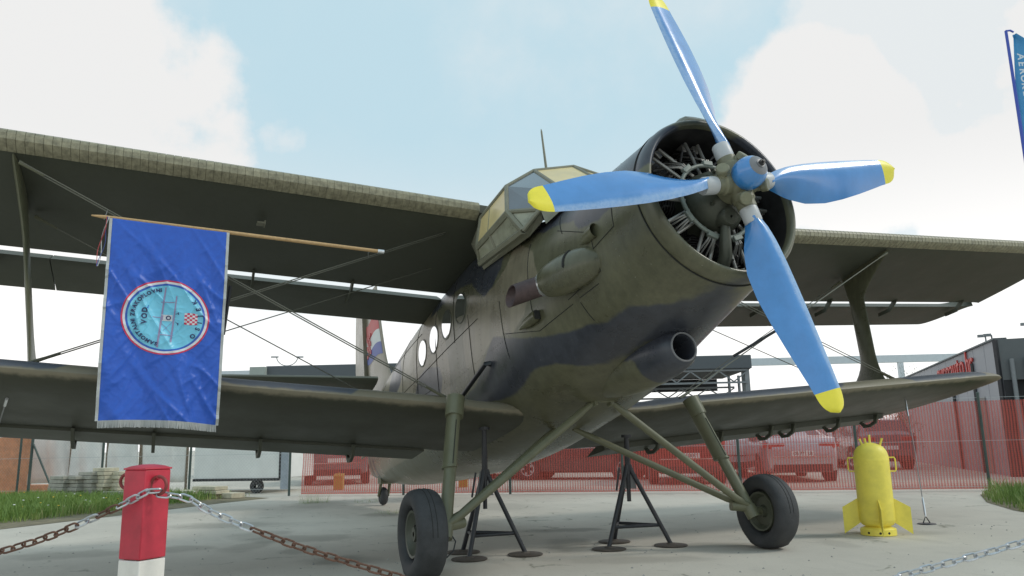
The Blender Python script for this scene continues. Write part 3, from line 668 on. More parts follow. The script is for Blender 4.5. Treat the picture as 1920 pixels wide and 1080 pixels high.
# apex fitting under the nose
m = PB(); m.box((-2.455, 0, -.955), (.05, .11, .02)); m.box((-2.455, -.085, -.965), (.04, .018, .04)); m.box((-2.455, .085, -.965), (.04, .018, .04)); m.build('vee_fitting', M_gear, plane, bevel=.008)
# inspection cup under the starboard upper wing
p = np.array([UX-.62, -3.05, upper_le(3.05)[2]-.62*sin(UI)-.13]); m = PB(); m.box(p, (.035, .035, .008)); m.box(p+[.0, .04, 0], (.04, .006, .02)); m.build('inspection_cup', M_frame, plane)
# --- tail
def fin_le(z): return -8.3-1.55*(1-math.exp(-(z-1.0)/.42))-.22*(z-1.0)
def tail():
    m = PB()
    prof = lambda z: (-9.2-.62*(z-1.5) if z > 1.55 else -8.6+(-9.2+8.6)*(z-1.2)/.35, -12.05-.05*(z-1))
    R = []
    for z in np.linspace(1.0, 3.9, 24):
        xl = fin_le(z); xr = -11.42; t = .13*(1-.55*(z-1)/3)
        R.append([(xl+(xr-xl)*(1-cos(pi*j/12))/2, sg*t*(4*((1-cos(pi*j/12))/2)*(1-.94*(1-cos(pi*j/12))/2))**.6*.55, z) for sg, rr in ((1, range(13)), (-1, range(11, 0, -1))) for j in rr])
    m.loft(R)
    fin = m.build('tail_fin', [MP], plane, attr={'tan': lambda V: np.full(len(V), 1.0)})
    m = PB(); R = []
    for z in np.linspace(.75, 4.0, 24):
        xl = -11.44; xr = -12.35-.25*sin(pi*min(1, max(0, (z-.75)/3.25))); t = .10
        R.append([(xl+(xr-xl)*j/8, sg*t*(1-j/8)*.9+sg*.006, z) for sg, rr in ((1, range(9)), (-1, range(8, -1, -1))) for j in rr])
    m.loft(R); m.build('rudder', MP, plane, attr={'tan': lambda V: np.full(len(V), 1.0)})
    return fin
M_red = mat('faded_red_paint', (.55, .10, .10), .5, var=.1); M_white = mat('faded_white_paint', (.66, .68, .66), .5, var=.08); M_navy = mat('faded_blue_paint', (.10, .13, .38), .5, var=.1)
fin = tail()
def tail_bits():
    for s in (-1, 1):
        # flag stripes on the fin: thin plates with wavy edges, rising slightly aft
        B = [(3.22, 3.34), (2.86, 2.99), (2.56, 2.75), (2.28, 2.50)]
        for name, mt, k in (('red_stripe', M_red, 0), ('white_stripe', M_white, 1), ('blue_stripe', M_navy, 2)):
            g = []
            for q in np.linspace(0, 1, 16):
                row = []
                for z0, z1 in (B[k], B[k+1]):
                    z = z0+(z1-z0)*q+.05*sin(5.5*q+.5); x0 = fin_le(z)-.10; x = x0+(-11.415-x0)*q; t = .13*(1-.55*(z-1)/3); c = (x-fin_le(z))/(-11.42-fin_le(z))
                    row.append((x, s*(t*(4*c*(1-.94*c))**.6*.55+.004), z))
                g.append(row)
            m = PB(); m.grid(g); m.build(name, mt, fin, smooth=False)
        ch = PB()
        for i in range(5):
            for j in range(5):
                if (i+j) % 2 == 0: ch.box((-10.95-.075*i, s*(.066-.004*i), 2.60+.09*j), (.036, .008, .043))
        ch.build('chequered_shield', M_red, fin)
        m = PB(); R = []
        for y in np.linspace(.25, 3.6, 14):
            q = max(0, (y-3.0)/.6); c = 1.75*(sqrt(max(.02, 1-q*q))*.6+.4); R.append(section(aero(0, 1, .12, camber=0), (-9.75-.10*q, s*y, 1.66), c, 0))
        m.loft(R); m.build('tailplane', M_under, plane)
        m = PB(); m.tube([(-10.2, s*.3, .35), (-10.3, s*2.1, 1.58)], .028, 8); m.build('tailplane_strut', M_gear, plane)
    # tail wheel touching the ground under the stern
    g = lambda x, y, z: (x, y, z)
    w = MB(); c = np.array([-10.38, 0, .17]); prof = [(.09+.075*cos(a), .07*sin(a)) for a in np.linspace(0, 2*pi, 21)[:-1]]
    w.lathe(prof, o=c, ax=(0, 1, 0), n=32, closed=True); tw = w.build('tail_wheel', M_rubber, plane)
    w = MB(); w.lathe([(.01, .05), (.09, .05), (.09, -.05), (.01, -.05)], o=c, ax=(0, 1, 0), n=20); w.build('tail_wheel_hub', M_gear, tw)
    w = MB()
    for sy in (-.09, .09): w.tube([c+[0, sy, 0], c+[.15, sy*.9, .25], c+[.22, sy*.6, .42]], [.022, .03, .04], 10)
    w.tube([c+[.22, 0, .40], c+[.30, 0, .80]], .07, 14); w.box(c+[.20, 0, .36], (.11, .13, .13)); w.build('tail_wheel_fork', M_gear, plane)
tail_bits()
# ================================================================== SETTING
def ground_mat():
    m = bpy.data.materials.new('worn_concrete'); t = NT(m); tc = t.new('ShaderNodeTexCoord').outputs['Object']
    big = t.noise(tc, .35, 5, .6); mid = t.noise(tc, 2.1, 7, .65); fine = t.noise(tc, 55, 5, .7); grit = t.noise(tc, 170, 3, .7)
    mp = t.new('ShaderNodeMapping'); mp.inputs['Scale'].default_value = (.5, 2.2, 1); mp.inputs['Rotation'].default_value = (0, 0, radians(55)); t.link(tc, mp.inputs[0])
    streak = t.noise(mp.outputs[0], 1.2, 6, .6)
    c = t.mix(t.rng(big, .35, .65), (.53, .485, .415), (.62, .57, .49))
    c = t.mix(t.rng(mid, .5, .78, 0, .4), c, (.40, .37, .32))
    c = t.mix(t.rng(streak, .56, .75, 0, .4), c, (.37, .34, .29))
    c = t.mix(t.rng(fine, .57, .68, 0, .65), c, (.33, .30, .26))
    c = t.mix(t.rng(grit, .55, .8, 0, .6), c, (.74, .72, .68))
    spot = t.noise(tc, 13, 6, .75); c = t.mix(t.math('MULTIPLY', t.rng(spot, .60, .70, 0, .6), t.rng(big, .4, .6)), c, (.24, .215, .17))
    # cracks
    v = t.new('ShaderNodeTexVoronoi', feature='DISTANCE_TO_EDGE'); v.inputs['Scale'].default_value = .42; v.inputs['Randomness'].default_value = 1
    wv = t.new('ShaderNodeVectorMath', operation='ADD'); nv = t.new('ShaderNodeTexNoise'); nv.inputs['Scale'].default_value = 1.6; nv.inputs['Detail'].default_value = 5
    t.link(tc, nv.inputs['Vector']); sc = t.new('ShaderNodeVectorMath', operation='SCALE'); sc.inputs['Scale'].default_value = .9; t.link(nv.outputs['Color'], sc.inputs[0]); t.link(tc, wv.inputs[0]); t.link(sc.outputs[0], wv.inputs[1]); t.link(wv.outputs[0], v.inputs['Vector'])
    ck = t.math('MULTIPLY', t.rng(v.outputs['Distance'], .0, .012, 1, 0), t.rng(mid, .50, .60, 0, .85))
    c = t.mix(ck, c, (.24, .225, .17))
    # oil and dirt stains, plus shadows painted left of right tyre and bomb
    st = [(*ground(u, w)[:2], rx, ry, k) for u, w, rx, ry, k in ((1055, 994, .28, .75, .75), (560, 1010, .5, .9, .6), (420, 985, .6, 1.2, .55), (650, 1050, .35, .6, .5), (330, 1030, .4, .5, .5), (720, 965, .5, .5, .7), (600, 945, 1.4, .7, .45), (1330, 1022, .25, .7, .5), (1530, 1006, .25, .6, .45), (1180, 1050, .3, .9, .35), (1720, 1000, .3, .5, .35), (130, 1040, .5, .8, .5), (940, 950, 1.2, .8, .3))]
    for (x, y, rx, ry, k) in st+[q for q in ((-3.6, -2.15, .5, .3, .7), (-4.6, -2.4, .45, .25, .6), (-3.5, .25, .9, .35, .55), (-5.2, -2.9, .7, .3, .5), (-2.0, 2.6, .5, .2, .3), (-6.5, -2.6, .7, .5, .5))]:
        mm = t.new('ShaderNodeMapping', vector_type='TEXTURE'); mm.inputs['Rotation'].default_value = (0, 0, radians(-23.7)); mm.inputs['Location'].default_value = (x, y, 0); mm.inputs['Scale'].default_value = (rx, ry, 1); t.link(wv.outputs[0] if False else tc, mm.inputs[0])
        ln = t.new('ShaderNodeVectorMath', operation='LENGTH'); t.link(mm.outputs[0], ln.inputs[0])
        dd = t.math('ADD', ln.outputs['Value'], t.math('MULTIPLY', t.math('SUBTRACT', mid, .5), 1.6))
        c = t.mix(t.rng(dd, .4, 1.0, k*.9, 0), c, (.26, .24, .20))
    t.link(c, t.b.inputs['Base Color']); t.b.inputs['Roughness'].default_value = .85
    t.bump(t.math('ADD', fine, t.math('MULTIPLY', grit, .5)), .35, .006)
    return m
g = MB(); n = 2
g.grid([[(-1500, -1500, 0), (-1500, 1500, 0)], [(1500, -1500, 0), (1500, 1500, 0)]]); tag(g.build('ground', ground_mat(), smooth=False), kind='structure')
# verge soil under the grass
M_soil = mat('verge_soil', (.20, .17, .105), .95, var=.4, vscale=4, bump=.4, bscale=20)
F0 = np.array([-6.2, 10.98, 0]); F1 = np.array([-14.6, -.85, 0]); F2 = np.array([-19.6, -7.4, 0])
FB_ = F1+(F1-F0)*.0
fdir = (F1-F0)/np.linalg.norm(F1-F0); fdir2 = (F2-F1)/np.linalg.norm(F2-F1); fn = np.array([fdir[1], -fdir[0], 0])   # towards the plane?
if fn@(CAM-F0) < 0: fn = -fn
fn2 = np.array([fdir2[1], -fdir2[0], 0]); fn2 = fn2 if fn2@(CAM-F1) > 0 else -fn2
def poly_patch(name, pts, z, m, kind='structure'):
    b = MB(); b.add([(p[0], p[1], z) for p in pts], [tuple(range(len(pts)))]); return tag(b.build(name, m, smooth=False), kind=kind)
GL = [ground(-260, 1030), ground(0, 984), ground(110, 972), ground(230, 958), ground(330, 946), ground(420, 935), ground(475, 929), F1+fn2*.15+fdir2*1.6, F2-fdir2*-3+fn2*.1, ground(-800, 960)]
GL = [p[:2] for p in GL]
GS = [ground(u, w)[:2] for u, w in ((-260, 1040), (0, 993), (110, 980), (230, 966), (330, 954), (420, 943), (505, 934))]+GL[7:]
poly_patch('verge', GS, .006, M_soil)
GR = [ground(1838, 928), ground(1850, 942), ground(1900, 957), ground(2000, 975), ground(2200, 990), F0-fdir*6+fn*.3, F0+fdir*.3+fn*.5, ]
GR = [p[:2] for p in GR]
poly_patch('verge', GR, .006, M_soil)
def inside(P, x, y):
    P = np.asarray(P); c = np.zeros(len(x), bool)
    for i in range(len(P)):
        a, b = P[i], P[(i+1) % len(P)]
        c ^= ((a[1] > y) != (b[1] > y)) & (x < (b[0]-a[0])*(y-a[1])/((b[1]-a[1]) or 1e-9)+a[0])
    return c
M_grass = bpy.data.materials.new('meadow_grass'); t = NT(M_grass)
at = t.new('ShaderNodeAttribute', attribute_name='tone').outputs['Fac']
cr = t.new('ShaderNodeValToRGB'); t.link(at, cr.inputs[0]); e = cr.color_ramp.elements; e[0].color = (.09, .16, .03, 1); e[1].color = (.42, .41, .18, 1)
for p, c in ((.45, (.17, .28, .055, 1)), (.8, (.26, .36, .09, 1))):
    q = cr.color_ramp.elements.new(p); q.color = c
t.link(cr.outputs[0], t.b.inputs['Base Color']); t.b.inputs['Roughness'].default_value = .6; t.b.inputs['Subsurface Weight'].default_value = 0
def grass(name, P, count, h0, h1, label=None, edge=.35, wfac=.016):
    P = np.asarray(P); lo, hi = P.min(0), P.max(0); X = []
    x = rng.uniform(lo[0], hi[0], count*4); y = rng.uniform(lo[1], hi[1], count*4); k = inside(P, x, y); x, y = x[k][:count], y[k][:count]
    # keep what the picture can see
    ed = np.full(len(x), 9.)
    for i in range(len(P)):
        a, b = P[i], P[(i+1) % len(P)]; e = b-a; tt = np.clip(((x-a[0])*e[0]+(y-a[1])*e[1])/(e@e), 0, 1); ed = np.minimum(ed, np.hypot(x-a[0]-tt*e[0], y-a[1]-tt*e[1]))
    cl = np.array([mnoise.noise((xx*.9, yy*.9, 3)) for xx, yy in zip(x, y)]); c2 = np.array([mnoise.noise((xx*3.1, yy*3.1, 8)) for xx, yy in zip(x, y)])
    keep = (rng.uniform(0, 1, len(x)) < np.clip(ed/edge+.25+c2*.8, .06, 1)); x, y, cl, c2, ed = x[keep], y[keep], cl[keep], c2[keep], ed[keep]
    n = len(x); h = rng.uniform(h0, h1, n)*(1+.5*cl+.35*c2)*np.clip(ed/edge+.35, .35, 1); a = rng.uniform(0, 2*pi, n); w = rng.uniform(.5, 1, n)*wfac; ln = rng.uniform(.05, .55, n)*h; la = rng.uniform(0, 2*pi, n)
    cx, sy = np.cos(a)*w/2, np.sin(a)*w/2; lx, ly = np.cos(la)*ln, np.sin(la)*ln
    V = np.empty((n, 5, 3)); z = np.zeros(n)+.004
    V[:, 0] = np.c_[x-cx, y-sy, z]; V[:, 1] = np.c_[x+cx, y+sy, z]; V[:, 2] = np.c_[x+cx*.8+lx*.35, y+sy*.8+ly*.35, h*.6]; V[:, 3] = np.c_[x-cx*.8+lx*.35, y-sy*.8+ly*.35, h*.6]; V[:, 4] = np.c_[x+lx, y+ly, h]
    F = []
    for i in range(n): b = 5*i; F += [(b, b+1, b+2, b+3), (b+3, b+2, b+4)]
    tone = np.clip(.42+.35*cl+.2*c2+rng.normal(0, .13, n)+.3*(ed < .25), 0, 1)
    m = MB(); m.add(V.reshape(-1, 3), F); o = m.build(name, M_grass, smooth=False, attr={'tone': lambda raw: np.repeat(tone, 5)})
    tag(o, kind='stuff'); 
    return o
# only the strip of verge within the view is planted thickly
vis = [ground(-120, 1004)[:2], *GL[1:7], (F1+fn2*.2+fdir2*1.2)[:2], (F2+fn2*.2)[:2], ground(-300, 940)[:2]]
grass('grass', vis, 30000, .10, .24)
grass('grass', GR, 9000, .14, .30)
M_daisy = mat('daisy_petals', (.85, .85, .8), .6); M_dand = mat('dandelion_petals', (.85, .55, .02), .6)
for nm, mm, k in (('daisies', M_daisy, 40), ('dandelions', M_dand, 16)):
    b = MB(); i = 0
    while i < k:
        q = ground(rng.uniform(0, 420), rng.uniform(925, 978))
        if not inside(vis, np.array([q[0]]), np.array([q[1]]))[0]: i += 1; continue
        i += 1; z = rng.uniform(.14, .26); r = rng.uniform(.014, .022)
        b.lathe([(.001, r*.5), (r*.8, r*.3), (r, 0), (.001, -r*.4)], o=(q[0], q[1], z), n=7); pass
    tag(b.build(nm, mm), kind='stuff')
def tuft(q, n, r, h, label):
    V = []; F = []; tone = []
    for i in range(n):
        a = rng.uniform(0, 2*pi); d = r*sqrt(rng.uniform(0, 1)); x, y = q[0]+d*cos(a), q[1]+d*sin(a); hh = h*rng.uniform(.4, 1); la = rng.uniform(0, 2*pi); w = .006; b = len(V)
        V += [(x-w, y, .003), (x+w, y, .003), (x+cos(la)*hh*.4, y+sin(la)*hh*.4, hh)]; F.append((b, b+1, b+2)); tone += [rng.uniform(.5, 1)]*3
    m = MB(); m.add(V, F); return tag(m.build('weed_tuft', M_grass, smooth=False, attr={'tone': lambda raw: np.array(tone)}), label, 'weed')
tuft(ground(588, 943), 160, .30, .26, 'dry grass tuft growing from the concrete before the red netting')
tuft(ground(690, 941), 60, .35, .10, 'low yellow weed patch beside the tail wheel')
tuft(ground(735, 962), 70, .30, .07, 'flat weeds in a concrete crack behind the front tyre')
# ------------------------------------------------------------------ fence, netting, chain link
M_post = mat('green_fence_post', (.055, .085, .075), .5, var=.2); M_link = mat('galvanised_wire', (.55, .57, .57), .45, .5)
fence = empty('mesh_fence', tuple(F0), 'green-posted wire fence hung with red netting behind the aeroplane', 'fence')
def post(p, h, parent, r=.028):
    b = MB(); b.tube([p, np.array(p)+[0, 0, h]], r, 10); b.lathe([(r*1.15, 0), (r*1.15, .03), (.002, .045)], o=np.array(p)+[0, 0, h], n=10); return b.build('fence_post', M_post, parent)
def on_fence(u, off=0.0):
    best = None
    for a, b in ((F0-fdir*4, F1), (F1, F2+fdir2*6)):
        r = ray(u, 830)[:2]; e = (b-a)[:2]; M2 = np.array([r, -e]).T; t_ = np.linalg.solve(M2, a[:2]-CAM[:2])
        if t_[0] > 0 and -.02 <= t_[1] <= 1.02: q = a+(b-a)*t_[1]; best = q if best is None else best
    return best
FH = 1.82
for u in (1845, 1605, 1383, 1165, 955, 757, 545): post(on_fence(u), FH if u != 1845 else FH+.03, fence)
def wire(pts, r, parent, name='straining_wire'):
    b = MB(); b.tube(pts, r, 5); return b.build(name, M_link, parent)
for z in (.08, .95, FH-.04): wire([F0-fdir*3+[0, 0, z], F1+[0, 0, z]], .003, fence)
# red debris netting: translucent woven strips, gently bowed between the posts
def net_mat():
    m = bpy.data.materials.new('red_debris_netting'); t = NT(m); uv = t.new('ShaderNodeUVMap').outputs[0]
    sx = t.new('ShaderNodeSeparateXYZ'); t.link(uv, sx.inputs[0])
    n1 = t.noise(uv, .8, 5); n2 = t.noise(uv, 3.5, 5)
    wv = t.math('SINE', t.math('MULTIPLY', t.math('ADD', sx.outputs[0], t.math('MULTIPLY', n1, .03)), 2*pi/.055))
    wv2 = t.math('SINE', t.math('MULTIPLY', sx.outputs[1], 2*pi/.04))
    a = t.math('ADD', .55, t.math('MULTIPLY', wv, .22)); a = t.math('ADD', a, t.math('MULTIPLY', wv2, .04))
    a = t.math('ADD', a, t.math('MULTIPLY', t.math('SUBTRACT', n1, .5), .30)); 
    hem = t.rng(sx.outputs[1], .0, .22, .28, 0); a = t.math('ADD', a, hem, True)
    a = t.math('MINIMUM', a, .93)
    col = t.mix(n2, (.55, .085, .065), (.66, .16, .12)); t.link(col, t.b.inputs['Base Color']); t.b.inputs['Roughness'].default_value = .7; t.link(a, t.b.inputs['Alpha'])
    return m
M_net = net_mat()
def netting(name, P, Q, h0, h1, label, parent=None, off=-.07, nrm=fn, seed=0, m=None):
    P = np.asarray(P, float); Q = np.asarray(Q, float); L = np.linalg.norm(Q-P); nu, nv = max(8, int(L/.12)), 14; V = []; UV = []
    for i in range(nu+1):
        for j in range(nv+1):
            s_, v = i/nu, j/nv; z = h0+(h1-h0)*v; z += .035*mnoise.noise((s_*L*.5, 5+seed, 0))*v-.02*abs(sin(s_*L*pi/2.9))*v
            d = off+.065*mnoise.noise((s_*L*.9, z*1.3, seed))+.02*mnoise.noise((s_*L*3.5, z*2, seed+9))
            V.append(P+(Q-P)*s_+nrm*d+np.array([0, 0, z])); UV.append((s_*L, z))
    F = [(i*(nv+1)+j, (i+1)*(nv+1)+j, (i+1)*(nv+1)+j+1, i*(nv+1)+j+1) for i in range(nu) for j in range(nv)]
    b = MB(); b.add(V, F); o = b.build(name, m or M_net)
    ul = o.data.uv_layers.new(name='UVMap'); 
    for lp in o.data.loops: ul.data[lp.index].uv = UV[lp.vertex_index]
    return tag(o, label, 'netting')
E0 = on_fence(565)
netting('debris_netting', on_fence(1165)-fdir*.02, E0, .03, 1.72, 'red netting strip on the fence behind the tail and jack stands', seed=3)
netting('debris_netting', on_fence(1605)-fdir*.02, on_fence(1165)+fdir*.02, .03, 1.74, 'red netting strip on the fence before the silver saloon', seed=6, off=-.075)
netting('debris_netting', F0-fdir*4, on_fence(1605)+fdir*.0, .03, 1.74, 'red netting strip on the fence before the grey building', seed=11, off=-.07)
# plain chain link on the left
lf = empty('chain_link_fence', tuple(F1), 'bare diamond wire fence section with slanted corner brace on the left verge', 'fence')
for u in (359, 195, 40, -70): post(on_fence(u), FH, lf)
pc = on_fence(40); post(pc+fdir2*.0+fn2*.0+fdir2*-.35, FH+.05, lf, .035)
b = MB(); b.tube([pc+fdir2*-.35+[0, 0, 1.35], pc+fdir2*-1.15+[0, 0, .05]], .024, 8); b.build('corner_brace', M_post, lf)
def links(P, Q, h, parent):
    P = np.asarray(P); Q = np.asarray(Q); L = np.linalg.norm((Q-P)[:2]); d = (Q-P)/np.linalg.norm(Q-P); nn = np.array([d[1], -d[0], 0]); b = MB(); s0 = -h
    while s0 < L:
        for sg in (1, -1):
            a0, a1 = max(0, s0), min(L, s0+h)
            if a1-a0 < .02: continue
            z0, z1 = (a0-s0), (a1-s0)
            if sg < 0: z0, z1 = h-z0, h-z1
            p, q = P+d*a0+[0, 0, z0+.03], P+d*a1+[0, 0, z1+.03]; o = nn*.003*sg; w = .0014
            b.add([p+o+[0, 0, w], p+o-[0, 0, w], q+o-[0, 0, w], q+o+[0, 0, w]], [(0, 1, 2, 3)])
        s0 += .085
    return tag(b.build('wire_mesh', M_link, parent, smooth=False), kind='stuff')
links(on_fence(545), on_fence(-70), 1.7, lf)
for z in (.15, .95, 1.68): wire([on_fence(545)+[0, 0, z], on_fence(-70)+[0, 0, z]], .004, lf)
M_onet = mat('orange_barrier_mesh', (.62, .26, .13), .7, var=.2)
# ------------------------------------------------------------------ behind the fence on the left: sheeted panels and a box trailer
M_sheet = mat('pale_tarpaulin', (.86, .85, .81), .6, var=.14, vscale=1.6, bump=.3, bscale=5)
M_trail = mat('white_trailer_skin', (.82, .83, .80), .45, var=.08, vscale=1.5)
def behind(u, d): # ground point behind the fence, d metres farther along the ray
    r = ray(u, 830); r = r/np.linalg.norm(r[:2]); q = on_fence(u)+r*d; q[2] = 0; return q
def tarp(u0, u1, d, label, seed):
    P, Q = behind(u0, d), behind(u1, d); V = []; nu, nv = 30, 10
    L = np.linalg.norm(Q-P); e = (Q-P)/L; nn = np.array([e[1], -e[0], 0])
    for i in range(nu+1):
        for j in range(nv+1):
            s_, v = i/nu, j/nv; off = .085*sin(s_*L*8+seed+1.5*mnoise.noise((s_*L*1.3, 0, seed))+.8*sin(v*2))+.05*mnoise.noise((s_*L*2, v*1.4, seed))+.03*mnoise.noise((s_*L*5+v, v*2.4, seed))
            V.append(P+e*s_*L+nn*off+[0, 0, .28+1.95*v])
    root = empty('sheeted_panel', tuple((P+Q)/2), label, 'panel', 'sheeted panels behind the chain link')
    b = MB(); F = [(i*(nv+1)+j, (i+1)*(nv+1)+j, (i+1)*(nv+1)+j+1, i*(nv+1)+j+1) for i in range(nu) for j in range(nv)]; b.add(V, F); o = b.build('tarpaulin', M_sheet, root)
    sm = o.modifiers.new('thickness', 'SOLIDIFY'); sm.thickness = .012
    b = MB()
    for q in (P, Q): b.bar(q+[0, 0, 0]-nn*.06, q+[0, 0, 2.25]-nn*.06, .06, .06)
    b.bar(P+[0, 0, 2.2]-nn*.06, Q+[0, 0, 2.2]-nn*.06, .05, .05); b.build('support_frame', mat('panel_frame_brown', (.20, .15, .10), .7), root)
tarp(60, 132, 1.6, 'leftmost pale rippled sheet panel beside the corner brace', 1); tarp(135, 192, 1.5, 'narrow pale sheet panel left of the second green post', 2.4)
tarp(200, 262, 1.4, 'pale sheet panel behind the stacked slabs', 3.9); tarp(265, 350, 1.3, 'wide pale sheet panel behind the red bollard', 5.1)
# box trailer
pA, pB = behind(366, 1.1), behind(527, 1.1); e = (pB-pA)/np.linalg.norm(pB-pA); nn = np.array([e[1], -e[0], 0]); nn = nn if nn@(CAM-pA) > 0 else -nn; L = np.linalg.norm(pB-pA)
tr = empty('box_trailer', tuple((pA+pB)/2), 'white box trailer with dark edge behind the fence beside the red netting', 'trailer')
b = MB(); b.box((pA+pB)/2+[0, 0, 1.35]-nn*.9, (L/2, .9, 1.0), (e, nn, (0, 0, 1))); b.build('trailer_body', M_trail, tr, bevel=.02)
b = MB(); b.bar(pB+[0, 0, .36]+nn*.012, pB+[0, 0, 2.34]+nn*.012, .05, .05); b.bar(pA+[0, 0, .33], pB+[0, 0, .33], .05, .06); b.build('edge_trim', M_black, tr)
b = MB()
for q in (.72, ): b.lathe([(.05, -.06), (.15, -.07), (.165, -.05), (.165, .05), (.15, .07), (.05, .06)], o=pA+e*L*q+[0, 0, .168]-nn*.1, ax=nn, n=24)
b.build('trailer_wheel', M_rubber, tr)
# bluish panel beside the trailer, orange barrier on the far left
pA, pB = behind(529, 1.0), behind(543, 1.0); b = MB(); b.bar((pA+pB)/2+[0, 0, .1], (pA+pB)/2+[0, 0, 2.3], .05, np.linalg.norm(pB-pA), upv=tuple(fdir2)); tag(b.build('blue_grey_board', mat('blue_grey_board', (.33, .38, .43), .6, var=.15), bevel=.01), 'narrow blue-grey board standing between trailer and netting', 'board')
netting('barrier_netting', on_fence(38)+fdir2*-.1, on_fence(-90), .03, 1.5, 'orange plastic mesh barrier at the far left of the verge', off=-.25, nrm=fn2, seed=20, m=M_onet)
pA, pB = behind(55, .5), behind(140, .5); b = MB(); e = (pB-pA)/np.linalg.norm(pB-pA); b.box((pA+pB)/2+[0, 0, .15], (np.linalg.norm(pB-pA)/2, .12, .14), (e, np.cross((0, 0, 1), e), (0, 0, 1))); tag(b.build('orange_plank', M_onet, bevel=.02), 'low orange plank lying behind the chain link', 'plank')
# ------------------------------------------------------------------ stacks of paving slabs on the verge
M_slab = mat('pale_concrete_slab', (.58, .53, .40), .9, var=.22, vscale=6, bump=.4, bscale=30); M_slab2 = mat('grey_concrete_slab', (.42, .40, .34), .9, var=.22, vscale=6, bump=.4, bscale=30)
def slabs(u0, u1, n, yb, m, label, th=.088, dpt=.35, yo=0):
    P, Q = ground(u0, yb), ground(u1, yb+1); e = (Q-P)/np.linalg.norm(Q-P); nn = np.array([-e[1], e[0], 0]); nn = nn if nn@(P-CAM) > 0 else -nn; L = np.linalg.norm(Q-P)
    qf = on_fence((u0+u1)/2); qf = qf+(qf-CAM)*[1, 1, 0]*(-(1.0-yo)/np.linalg.norm((qf-CAM)[:2])); sh = (qf-(P+Q)/2)*[1, 1, 0]; P = P+sh; Q = Q+sh; kk = np.linalg.norm(((P+Q)/2-CAM)[:2])/np.linalg.norm(((P+Q)/2-sh-CAM)[:2]); mid_ = (P+Q)/2; P = mid_+(P-mid_)*kk; Q = mid_+(Q-mid_)*kk; L *= kk
    root = empty('slab_stack', tuple((P+Q)/2), label, 'slab stack', 'stacks of concrete slabs on the verge')
    for k in range(n):
        b = MB(); c = (P+Q)/2+nn*dpt/2+[0, 0, th*(k+.5)+.005]+e*rng.normal(0, .02)+nn*rng.normal(0, .015); a = rng.normal(0, .02)
        e2 = e*cos(a)+nn*sin(a); n2 = np.cross((0, 0, 1), e2); b.box(c, (L/2-.006, dpt/2, th/2-.004), (e2, n2, (0, 0, 1))); b.build('slab', m, root, bevel=.008)
slabs(97, 124, 6, 921, M_slab2, 'grey slab stack at the left end of the row'); slabs(124, 151, 6, 921, M_slab2, 'grey slab stack second from the left in the row')
slabs(151, 178, 7, 921, M_slab2, 'taller grey slab stack left of the cream slabs'); slabs(178, 200, 8, 920, M_slab, 'cream slab stack, tallest in the row'); slabs(204, 226, 7, 919, M_slab, 'cream slab stack standing nearest the red bollard')
slabs(196, 250, 2, 923, M_slab2, 'low grey slab pair lying before the cream stacks', dpt=.3, yo=-.35)
slabs(326, 366, 2, 918, M_slab, 'low cream slabs lying just right of the bollard'); slabs(366, 408, 3, 916, M_slab, 'cream slab pile with uneven top beside the trailer'); slabs(404, 438, 1, 919, M_slab, 'single cream slab lying at the verge end', th=.12)
# ------------------------------------------------------------------ far structures
M_fascia = mat('dark_grey_fascia', (.085, .10, .11), .5, var=.06, vscale=.6); M_truss = mat('grey_truss_steel', (.20, .22, .23), .5, .2, var=.1); M_soffit = mat('dark_soffit', (.03, .032, .035), .8)
def frame_at(u0, u1, D0, D1):
    a, b = deep(u0, 700, D0), deep(u1, 700, D1); a[2] = b[2] = 0; e = (b-a)/np.linalg.norm(b-a); n_ = np.array([e[1], -e[0], 0]); n_ = n_ if n_@(CAM-a) > 0 else -n_
    return a, b, e, n_, np.linalg.norm(b-a)
def zat(u, w, D): return deep(u, w, D)[2]
a, b_, e, n_, L = frame_at(498, 1411, 31, 30.3)
cn = empty('truss_canopy', tuple((a+b_)/2), 'long dark grey flat-roofed canopy on lattice trusses beyond the parked cars', 'canopy')
zt = zat(1411, 664, 30.3); zb_ = zat(1411, 690, 30.3); zl = zat(1411, 716, 30.3); zl2 = zat(1411, 738, 30.3)
m = MB(); m.box((a+b_)/2+[0, 0, (zt+zb_)/2]-n_*2.5, (L/2, 2.5, (zt-zb_)/2), (e, n_, (0, 0, 1))); m.build('fascia', M_fascia, cn, bevel=.03)
m = MB(); m.box((a+b_)/2+[0, 0, zb_-.012]-n_*2.5, (L/2-.05, 2.4, .01), (e, n_, (0, 0, 1))); m.box((a+b_)/2+[0, 0, (zb_+zl)/2-.03]-n_*4.9, (L/2-.3, .05, (zb_-zl)/2), (e, n_, (0, 0, 1))); m.build('soffit', M_soffit, cn)
def truss(off, z0, z1, nb):
    m = MB(); A_ = a-n_*off+e*.15; B_ = b_-n_*off-e*.15
    m.bar(A_+[0, 0, z0], B_+[0, 0, z0], .07, .07); m.bar(A_+[0, 0, z1], B_+[0, 0, z1], .07, .07)
    for i in range(nb):
        p = A_+(B_-A_)*(i/nb); q = A_+(B_-A_)*((i+.5)/nb); r = A_+(B_-A_)*((i+1)/nb)
        m.bar(p+[0, 0, z1-.03], q+[0, 0, z0+.03], .045, .045); m.bar(q+[0, 0, z0+.03], r+[0, 0, z1-.03], .045, .045)
    m.build('truss', M_truss, cn)
truss(.12, zl, zb_-.05, 17); truss(2.4, zl2, zl-.04, 17)
for q in (a+e*.2, b_-e*.2, a+e*L*.35, a+e*L*.68):
    m = MB(); m.bar(q-n_*.3, q-n_*.3+[0, 0, zt-.03], .22, .22); m.build('column', M_truss, cn)
    for k in (-1, 1): 
        m = MB(); m.bar(q-n_*2.2+e*k*.2, q-n_*2.2+e*k*.2+[0, 0, zb_-.1], .08, .08); m.build('lattice_post', M_truss, cn)
